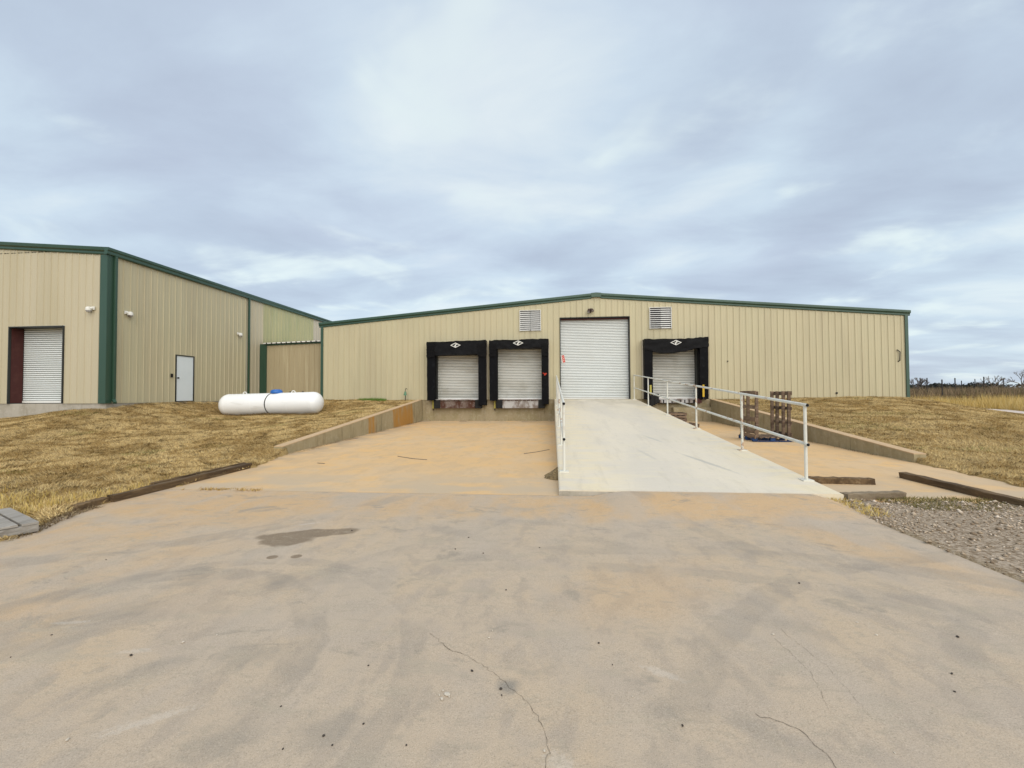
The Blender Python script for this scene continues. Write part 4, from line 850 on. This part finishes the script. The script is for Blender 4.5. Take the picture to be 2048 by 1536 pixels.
# ------------------------------------------------------------------ loose stones, twigs, soil
def stone(x, y, s, dark, label, grp, big=False):
    bm = bmesh.new(); bmesh.ops.create_icosphere(bm, subdivisions=1, radius=s / 2)
    fx, fy, fz = random.uniform(.8, 1.4), random.uniform(.6, 1.), random.uniform(.45, .75)
    for v in bm.verts: v.co = Vector((v.co.x * fx, v.co.y * fy, v.co.z * fz)) * random.uniform(.8, 1.15)
    zl = min(v.co.z for v in bm.verts); me = bpy.data.meshes.new('pebble'); bm.to_mesh(me); bm.free(); me.materials.append(M['stone_dark' if dark else 'stone_pale'])
    o = bpy.data.objects.new('pebble', me); col.objects.link(o); o.location = (x, y, gz(x, y) - zl * .9); o.rotation_euler.z = random.uniform(0, 6); tag(o, label, 'stone', grp)
PB = [(-0.49, 2.6, 1, .024), (-0.3, 2.46, 1, .026), (-0.29, 2.41, 1, .014), (0.29, 2.95, 1, .024), (0.35, 2.73, 1, .016), (-2.31, 2.83, 0, .02), (-2.47, 2.73, 0, .022), (-2.68, 2.57, 1, .024), (-2.34, 1.93, 0, .026), (-1.45, 2.23, 1, .013), (-0.96, 2.15, 1, .015), (-1.12, 2.06, 1, .017), (-1.05, 2.01, 1, .016), (-1.27, 1.97, 1, .011), (-1.13, 2.6, 1, .018), (-0.4, 3.66, 1, .021), (-0.43, 3.04, 0, .014), (-0.44, 2.95, 0, .017), (0.63, 2.27, 1, .021), (0.42, 2.46, 0, .014), (1.48, 3.15, 0, .018), (2.17, 3.2, 0, .022), (2.31, 2.81, 1, .019), (2.19, 2.65, 1, .015), (2.69, 3.22, 1, .022), (2.09, 3.98, 1, .023), (-3.43, 2.49, 1, .011), (-3.46, 2.74, 1, .016), (-4.45, 3.99, 1, .018), (-0.96, 4.91, 1, .023), (-0.15, 4.65, 1, .021), (-0.72, 4.45, 1, .02), (-0.7, 2.04, 1, .016), (-0.05, 2.06, 0, .017), (2.15, 3.36, 0, .019), (1.55, 2.19, 0, .013), (-2.4, 5.04, 1, .029), (-1.03, 4.54, 1, .021)]
for x, y, dk, s in PB: stone(x, y, s * .85, dk, 'dark pebble lying loose on the concrete apron' if dk else 'pale pebble lying loose on the concrete apron', 'dark pebbles on the apron' if dk else 'pale pebbles on the apron')
for x, y, s in ((-.61, 2.35, .024), (-.59, 2.39, .032), (-.63, 2.38, .016), (-.62, 2.42, .014), (-.575, 2.375, .012)): stone(x, y, s, 0, 'pale crumbled stone in the small white cluster left of the crack', 'white stone cluster')
m = MB(); sp = [(.085, 8.4, zf(8.4) + .2)]; nr, na = 5, 14
for i in range(1, nr + 1):
    for j in range(na):
        q = math.pi / 2 + math.pi * j / (na - 1); rr_ = i / nr * random.uniform(.88, 1.08)
        sp.append((min(.088, .088 + .27 * rr_ * math.cos(q)), 8.4 + .36 * rr_ * math.sin(q), zf(8.4) + max(-.01, .2 * (1 - i / nr) ** 1.1 + random.uniform(-.012, .012))))
fs_ = [(0, 1 + j, 2 + j) for j in range(na - 1)] + [(1 + i * na + j, 1 + (i + 1) * na + j, 2 + (i + 1) * na + j, 2 + i * na + j) for i in range(nr - 1) for j in range(na - 1)]
m.add(sp, fs_).build('soil_mound', 'soil_pile', label='small mound of brown soil against the side of the ramp', cat='soil')
B(RX0 - .003, 1.25, RY0 - .006, RY0 - .0015, .03, RZ0 - .02).build('toe_face', 'grey_concrete', ramp)
for pts, lb in (([(-.75, 11.3), (-.45, 11.6), (-.1, 12.1)], 'thin bent twig on the pit floor beside the ramp'), ([(-3.9, 10.7), (-3.4, 10.35), (-3.0, 10.2)], 'thin twig lying across the orange pit floor'), ([(-5.4, 9.6), (-5.2, 9.55)], 'short twig near the end of the rust-streaked retaining wall'),
                ([(-1.6, 22.3), (-1.1, 22.2), (-.6, 22.25)], 'dark stick lying at the foot of the dock wall'), ([(-4.9, 22.6), (-4.5, 22.5)], 'dark scrap of wood below the rust-red leveler'), ([(-6.9, 14.0), (-6.75, 14.6)], 'dark stick against the base of the rust-streaked retaining wall')):
    MB().path([(x, y, zf(y) + .012) for x, y in pts], .007, 5).build('twig', 'bark_grey', label=lb, cat='twig')

# ------------------------------------------------------------------ vegetation built from blades (numpy meshes)
def blades(name, P, h, wd, lean, cols, label, kind='stuff', parent=None, cat=None, bend=False):
    """P (n,3) roots; h,wd (n); lean (n,2) tip offset; cols (n,3)"""
    n = len(P); a = RNG.uniform(0, 2 * np.pi, n); dxy = np.stack([np.cos(a), np.sin(a)], -1) * wd[:, None] / 2
    v = np.empty((n, 3, 3), np.float32)
    v[:, 0] = P; v[:, 1] = P; v[:, 0, :2] -= dxy; v[:, 1, :2] += dxy
    v[:, 2] = P; v[:, 2, :2] += lean; v[:, 2, 2] += h
    me = bpy.data.meshes.new(name); me.vertices.add(3 * n); me.vertices.foreach_set('co', v.ravel())
    me.loops.add(3 * n); me.loops.foreach_set('vertex_index', np.arange(3 * n, dtype=np.int32))
    me.polygons.add(n); me.polygons.foreach_set('loop_start', np.arange(0, 3 * n, 3, dtype=np.int32))
    ca_ = me.color_attributes.new('Col', 'FLOAT_COLOR', 'POINT'); c4 = np.ones((n, 3, 4), np.float32); c4[:, :, :3] = cols[:, None, :]
    ca_.data.foreach_set('color', c4.ravel()); me.update(); me.validate(); me.materials.append(GRASSM)
    o = bpy.data.objects.new(name, me); col.objects.link(o)
    if parent: o.parent = parent
    tag(o, label, cat, kind=kind); return o
def palette(n, cs, ws, jit=.12):
    i = RNG.choice(len(cs), n, p=np.array(ws) / sum(ws)); return np.clip(np.array(cs)[i] * RNG.uniform(1 - jit, 1 + jit, (n, 1)), 0, 1)
STRAW = [(.52, .38, .17), (.43, .305, .13), (.58, .45, .23), (.30, .205, .09), (.13, .088, .042)]
def scatter(n, x0, x1, y0, y1):
    return RNG.uniform(x0, x1, n), RNG.uniform(y0, y1, n)
def lawn(n, x0, x1, y0, y1, name, label, keep, hh=(.02, .055)):
    x, y = scatter(n, x0, x1, y0, y1)
    k = keep(x, y) & ~concrete(x, y)
    cl = vnoise(x, y, 5.2, 3) * .5 + vnoise(x, y, 12., 4) * .5
    k &= RNG.random(n) < sst(.12, .52, cl) + .22
    x, y, cl = x[k], y[k], cl[k]; m_ = len(x); z = lawnZ(x, y)
    z = np.where((x > -7.1) & (x < 8.3) & (y < 10.5), np.maximum(z, .012 * y + .012), z)
    h = RNG.uniform(*hh, m_) * (.6 + .9 * cl); patch = vnoise(x, y, .7, 5)
    c = palette(m_, STRAW, (4, 3, 3, 2, 1)) * (.98 + .24 * patch)[:, None]
    gr = (vnoise(x, y, .9, 8) > .86) & (RNG.random(m_) < .25); c[gr] = (.26, .25, .085)
    dk = (vnoise(x, y, 7., 11) * .6 + vnoise(x, y * 1.0, 15., 12) * .4 > .635) & (RNG.random(m_) < .8); c[dk] *= .42
    ang = vnoise(x, y, 1.5, 6) * 9 + RNG.normal(0, .7, m_); ln = np.stack([np.cos(ang), np.sin(ang)], -1) * (h * RNG.uniform(.5, 1.6, m_))[:, None]
    return blades(name, np.stack([x, y, z - .004], -1), h, RNG.uniform(.008, .016, m_), ln, c, label)
def keepL(x, y):
    return (~((x > -12.85) & (y > 23.08))) & (~((x < LX + .02) & (y > LY - .05))) & (x < -5.9) & ~((x > -7.32) & (y > 10.8)) & (y < 24.1)
lawn(900000, -24, -5.9, 3.2, 24.1, 'lawn_grass', 'short straw-brown mown grass on the slope around the white tank', lambda x, y: keepL(x, y) & (np.hypot(x, y) > 5))
def keepR(x, y):
    return (x > 4.3) & ~((x < 17.45) & (y > 23.08)) & ~((x < 8.22) & (y > 10.4)) & ~((y < 7.4 + .5 * np.sin(x * 2)) & (x < 9.3)) & ~((x > 18 + (y - 17) * .69) & (y > 12) & (x < 23.0 + (y - 21) * .45))
lawn(780000, 7.6, 27, 5.5, 31, 'lawn_grass', 'short straw-brown mown grass beyond the retaining wall with upright pallets', keepR)
# taller straw at the lawn's near-left edge and along the timbers
def tall(n, x0, x1, y0, y1, keep, hh, name, label, cols=((.62, .47, .16), (.52, .37, .11), (.68, .55, .25), (.36, .25, .09)), wd=(.008, .016), dens=None, zf_=None, ws=(4, 3, 3, 1), lean=.6):
    x, y = scatter(n, x0, x1, y0, y1); k = keep(x, y)
    if dens is not None: k &= RNG.random(n) < dens(x, y)
    x, y = x[k], y[k]; m_ = len(x); z = lawnZ(x, y) if zf_ is None else zf_(x, y)
    z = np.where((x > -7.1) & (x < 8.3) & (y < 10.5), np.maximum(z, .012 * y + .01), z)
    h = RNG.uniform(*hh, m_) * (.6 + .7 * vnoise(x, y, 2., 9)); a = RNG.uniform(0, 6.28, m_)
    ln = np.stack([np.cos(a), np.sin(a)], -1) * (h * RNG.uniform(0, lean, m_))[:, None]
    return blades(name, np.stack([x, y, z - .01], -1), h, RNG.uniform(*wd, m_), ln, palette(m_, list(cols), ws), label)
tall(24000, -10.5, -6.5, 3.5, 8.3, lambda x, y: (x < np.interp(y, LBY, LBX) - .12 - .3 * (y < 6)), (.04, .13), 'tall_grass', 'taller yellow straw grass beside the dark timber at the lawn edge', dens=lambda x, y: sst(6.8, 5.2, y) * sst(-10.5, -8., x) + .5 * sst(-7.5, -6.9, x) * sst(8.2, 7., y))
tall(2500, -6.9, -6.1, 4.4, 5.8, lambda x, y: np.abs(x - np.interp(y, LBY, LBX)) < .16, (.02, .05), 'dry_litter_and_shade', 'brown matted grass litter on the concrete edge by the grey pallet', cols=((.2, .14, .08), (.13, .09, .05), (.42, .33, .19)), ws=(3, 3, 2), lean=3.5, zf_=lambda x, y: .012 * y + .012)
tall(420, -6.3, -4.9, 6.88, 7.02, lambda x, y: vnoise(x, y, 3.) > .4, (.015, .05), 'joint_weeds', 'dry weeds growing from the joint between apron and pit', cols=((.5, .34, .12), (.35, .22, .08)), ws=(1, 1), lean=2.5, zf_=lambda x, y: .012 * y)
tall(1500, 4.0, 4.7, 6.0, 7.15, lambda x, y: np.abs((x - 4.25) - (6.9 - y) * -.15) < .2, (.03, .08), 'edge_weeds', 'dry straw along the apron corner beneath the pale timber', lean=1.2, zf_=lambda x, y: .012 * y + .01)
tall(5000, 4.3, 8., 6.4, 7.15, lambda x, y: vnoise(x, y, 1.6, 3) > .35, (.02, .06), 'edge_weeds', 'dull green and brown weeds where the slab meets the gravel', cols=((.22, .19, .07), (.28, .22, .09), (.16, .15, .06)), ws=(1, 1, 1), lean=1.2, zf_=lambda x, y: .012 * y + .01)
tall(2600, -7.1, -5.8, 9.7, 12.2, lambda x, y: np.abs(x - (-6.98 + (y - 11) * .12)) < .13, (.01, .035), 'dry_litter_and_shade', 'brown litter drift at the end of the rust-streaked retaining wall', cols=((.33, .24, .13), (.24, .17, .09), (.45, .34, .18)), ws=(1, 1, 1), lean=3., zf_=lambda x, y: .012 * y + .005)
tall(1700, -10.6, -9.0, 22.7, 23.05, lambda x, y: x < 99, (.05, .17), 'green_weeds', 'patch of fresh green weeds against the low warehouse wall', cols=((.10, .20, .03), (.14, .26, .05), (.2, .22, .08)), ws=(3, 3, 1))
tall(900, -12.6, -9.0, 22.88, 23.06, lambda x, y: x < 99, (.02, .07), 'dark_litter_and_shade', 'dark leaf litter strip along the base of the low warehouse wall', cols=((.05, .035, .02), (.08, .055, .03)), ws=(1, 1), lean=2.5)
tall(5000, -15.9, -10.7, 18.85, 19.35, lambda x, y: x < 99, (.05, .14), 'shaded_tank_weeds', 'tufted dry grass coloured dark as contact shade along the underside of the white tank', cols=((.22, .15, .06), (.10, .065, .03), (.38, .27, .11)), ws=(2, 3, 1))  # grass blades coloured dark to put contact shade beneath the tank
tall(800, -7.15, 7.9, 22.98, 23.06, lambda x, y: (x < 0) | (x > 4.4), (.01, .04), 'dark_litter_and_shade', 'dark debris line at the foot of the concrete dock wall', cols=((.05, .035, .02), (.1, .07, .04)), ws=(1, 1), lean=3., zf_=lambda x, y: .012 * y + .004)

tall(3000, 7.82, 7.95, 10.9, 22.8, lambda x, y: vnoise(x, y, 1.2, 4) > .35, (.008, .03), 'dark_litter_and_shade', 'thin dark litter added as contact shade along the foot of the retaining wall with pallets', cols=((.12, .085, .05), (.2, .14, .08), (.3, .22, .12)), ws=(2, 2, 1), lean=3., zf_=lambda x, y: .012 * y + .004)  # dark blades added at the wall foot to stand in for contact shade
tall(3000, -7.05, -6.90, 12.0, 22.9, lambda x, y: vnoise(x, y, 1.2, 4) > .35, (.008, .03), 'dark_litter_and_shade', 'thin dark litter doubling as contact shade along the foot of the rust-streaked retaining wall', cols=((.12, .085, .05), (.2, .14, .08), (.3, .22, .12)), ws=(2, 2, 1), lean=3., zf_=lambda x, y: .012 * y + .004)  # litter blades whose dark colour also paints contact shade at the wall foot
tall(900, 4.3, 7.3, 6.2, 8.9, lambda x, y: ((np.abs(y - 8.07) < .03) & (x < 5.5)) | ((np.abs(x - 6.39) < .03) & (y < 8.7)), (.008, .025), 'dry_litter_and_shade', 'dry litter added as contact shade along the timbers on the right slab', cols=((.16, .11, .06), (.25, .18, .1)), ws=(1, 1), lean=3., zf_=lambda x, y: .012 * y + .004)  # dark blades added beside the timbers in place of contact shade

# gravel beside the apron
n = 46000; x, y = scatter(n, 3.6, 10.5, -1, 7.0); k = ~concrete(x, y) & (x > 3.75); k &= RNG.random(n) < .35 + .65 * sst(.3, .6, vnoise(x, y, 1.2, 7)); x, y = x[k], y[k]; n = len(x)
z = np.maximum(lawnZ(x, y), .012 * y + .012); s = RNG.gamma(2.2, .0052, n).clip(.004, .045)
oc = np.array([(1, 0, 0), (0, 1, 0), (-1, 0, 0), (0, -1, 0), (0, 0, .7), (0, 0, -.5)]); of = np.array([(0, 1, 4), (1, 2, 4), (2, 3, 4), (3, 0, 4), (1, 0, 5), (2, 1, 5), (3, 2, 5), (0, 3, 5)])
a = RNG.uniform(0, 6.28, n); v = oc[None] * s[:, None, None] * RNG.uniform(.6, 1.2, (n, 6, 3))
vx = v[..., 0] * np.cos(a)[:, None] - v[..., 1] * np.sin(a)[:, None]; vy = v[..., 0] * np.sin(a)[:, None] + v[..., 1] * np.cos(a)[:, None]
v = np.stack([vx + x[:, None], vy + y[:, None], v[..., 2] + (z + s * .2)[:, None]], -1).reshape(-1, 3).astype(np.float32)
f = (of[None] + (np.arange(n) * 6)[:, None, None]).reshape(-1).astype(np.int32)
me = bpy.data.meshes.new('gravel'); me.vertices.add(len(v)); me.vertices.foreach_set('co', v.ravel()); me.loops.add(len(f)); me.loops.foreach_set('vertex_index', f); me.polygons.add(len(f) // 3); me.polygons.foreach_set('loop_start', np.arange(0, len(f), 3, dtype=np.int32))
ca_ = me.color_attributes.new('Col', 'FLOAT_COLOR', 'POINT'); c4 = np.ones((n, 6, 4), np.float32); c4[:, :, :3] = palette(n, [(.49, .40, .30), (.37, .29, .205), (.60, .51, .41), (.25, .185, .125)], (4, 4, 1.5, 3))[:, None, :]; ca_.data.foreach_set('color', c4.ravel())
me.update(); me.materials.append(GRASSM); o = bpy.data.objects.new('gravel', me); col.objects.link(o); tag(o, 'pale crushed gravel patch beside the apron', kind='stuff')

# driveway beyond the right lawn
dr = MB(); L_ = [(15.5, 12.), (18.2, 17.3), (21., 21.6), (24., 26.4), (27.0, 31.5)]; R_ = [(20.5, 12.), (22.6, 19.), (25.2, 25.9), (27.2, 30.5), (29.2, 35.)]
vs = []
for i in range(25):
    t = i / 24 * 4; k = min(int(t), 3); ff = t - k
    l = [L_[k][q] * (1 - ff) + L_[k + 1][q] * ff for q in (0, 1)]; r_ = [R_[k][q] * (1 - ff) + R_[k + 1][q] * ff for q in (0, 1)]
    for j in range(7): x = l[0] + (r_[0] - l[0]) * j / 6; y = l[1] + (r_[1] - l[1]) * j / 6; vs.append((x, y, float(lawnZ(np.array([x]), np.array([y]))[0]) + .035))
dr.add(vs, [(7 * i + j, 7 * i + j + 1, 7 * i + j + 8, 7 * i + j + 7) for i in range(24) for j in range(6)]).build('driveway', 'road_gravel', label='pale gravel driveway running past the right lawn', kind='structure', smooth=True)
edge = lambda y: np.interp(y, [12, 19, 25.9, 30.5, 35, 60], [20.5, 22.6, 25.2, 27.2, 29.2, 40])
tall(70000, 18, 48, 17, 36, lambda x, y: (x > np.where(y > 29, 17.6, edge(y) + .1)) & ~((x < edge(y)) & (y < 30.5)), (.45, .85), 'tall_yellow_grass', 'band of tall pale yellow grass beyond the driveway', cols=((.62, .46, .17), (.54, .38, .12), (.70, .56, .27), (.4, .27, .1)), wd=(.012, .03), lean=.45)
tall(90000, 18, 75, 35, 62, lambda x, y: x > 17.6, (.6, 1.25), 'brush', 'grey-brown field of dead brush behind the yellow grass', cols=((.25, .18, .11), (.18, .13, .085), (.32, .235, .14), (.16, .14, .07)), ws=(4, 4, 2, 2), wd=(.03, .08), lean=.7)
# far mesquite line
n = 26000; cx = RNG.uniform(20, 190, 150); cy = RNG.uniform(105, 150, 150); ch = RNG.uniform(1.0, 2.4, 150) * (.5 + .6 * sst(60, 140, cx)); cw = RNG.uniform(2.5, 6, 150)
i = RNG.integers(0, 150, n); th = RNG.uniform(0, 6.28, n); ph = RNG.uniform(0, 1, n); rr = np.sqrt(1 - ph ** 2) * RNG.uniform(.6, 1, n)
P = np.stack([cx[i] + cw[i] * rr * np.cos(th), cy[i] + cw[i] * rr * np.sin(th), np.zeros(n)], -1); P[:, 2] = lawnZ(P[:, 0], P[:, 1]) + ph * ch[i] * RNG.uniform(.75, 1, n)
blades('far_woodland', P, RNG.uniform(.2, .5, n), RNG.uniform(.3, .8, n), RNG.normal(0, .3, (n, 2)), palette(n, [(.045, .05, .045), (.06, .058, .045), (.03, .036, .034)], (2, 1, 2)), 'low dark line of scrub trees along the far horizon')
# fence posts
for px, py, top, lb in ((32.0, 40.5, 3.0, 'tall dark steel fence post at the edge of the brush, close to the warehouse corner'), (29.9, 36.5, 2.75, 'tall dark steel fence post standing in front of the brush'), (34.2, 40.5, 2.98, 'dark fence post amid the brush between taller posts'), (43.7, 51, 3.0, 'thin distant fence post against the pale horizon'),
                        (49.0, 55.5, 3.3, 'thinnest far fence post barely above the brush'), (36.0, 40., 3.05, 'thick dark fence post standing tallest in the brush field'), (52.5, 56, 3.25, 'distant fence post beside the bare trees')):
    zz = float(lawnZ(np.array([px]), np.array([py]))[0]); g = empty('fence_post', (px, py, zz), lb, 'fence post', 'steel fence posts in the brush')
    MB().tube((px, py, zz - .1), (px, py, top - .12), .04, n=8).build('post', 'dark_iron', g); MB().tube((px, py, top - .12), (px, py, top - .08), .052, .03, n=8).build('cap', 'dark_iron', g)
# bare trees
def bare(px, py, h_, label, seed):
    rnd = random.Random(seed); zz = float(lawnZ(np.array([px]), np.array([py]))[0]); T = empty('bare_tree', (px, py, zz), label, 'tree', 'leafless trees on the horizon'); cr_ = MB()
    MB().tube((px, py, zz - .1), (px, py, zz + h_ * .35), .14, .1, n=7).build('trunk', 'bark_grey', T)
    def grow(p, d_, l, r_, lev):
        q = p + d_ * l; cr_.tube(p, q, r_, r_ * .65, n=4, caps=False)
        if lev == 0: return
        for _ in range(3):
            d2 = (d_ + Vector((rnd.uniform(-.8, .8), rnd.uniform(-.8, .8), rnd.uniform(-.25, .5)))).normalized(); grow(q, d2, l * rnd.uniform(.6, .8), r_ * .62, lev - 1)
    for _ in range(5): grow(Vector((px, py, zz + h_ * .33)), Vector((rnd.uniform(-.8, .8), rnd.uniform(-.6, .6), rnd.uniform(.3, .9))).normalized(), h_ * .28, .07, 3)
    cr_.build('crown', 'bark_grey', T)
bare(70., 72., 3.6, 'leafless spreading tree on the skyline, the larger of the pair', 5); bare(66.5, 72.5, 2.8, 'leafless spreading tree on the skyline, the smaller of the pair', 8)
bare(43.8, 57., 2.4, 'pale leafless shrub at the corner of the low warehouse', 9)
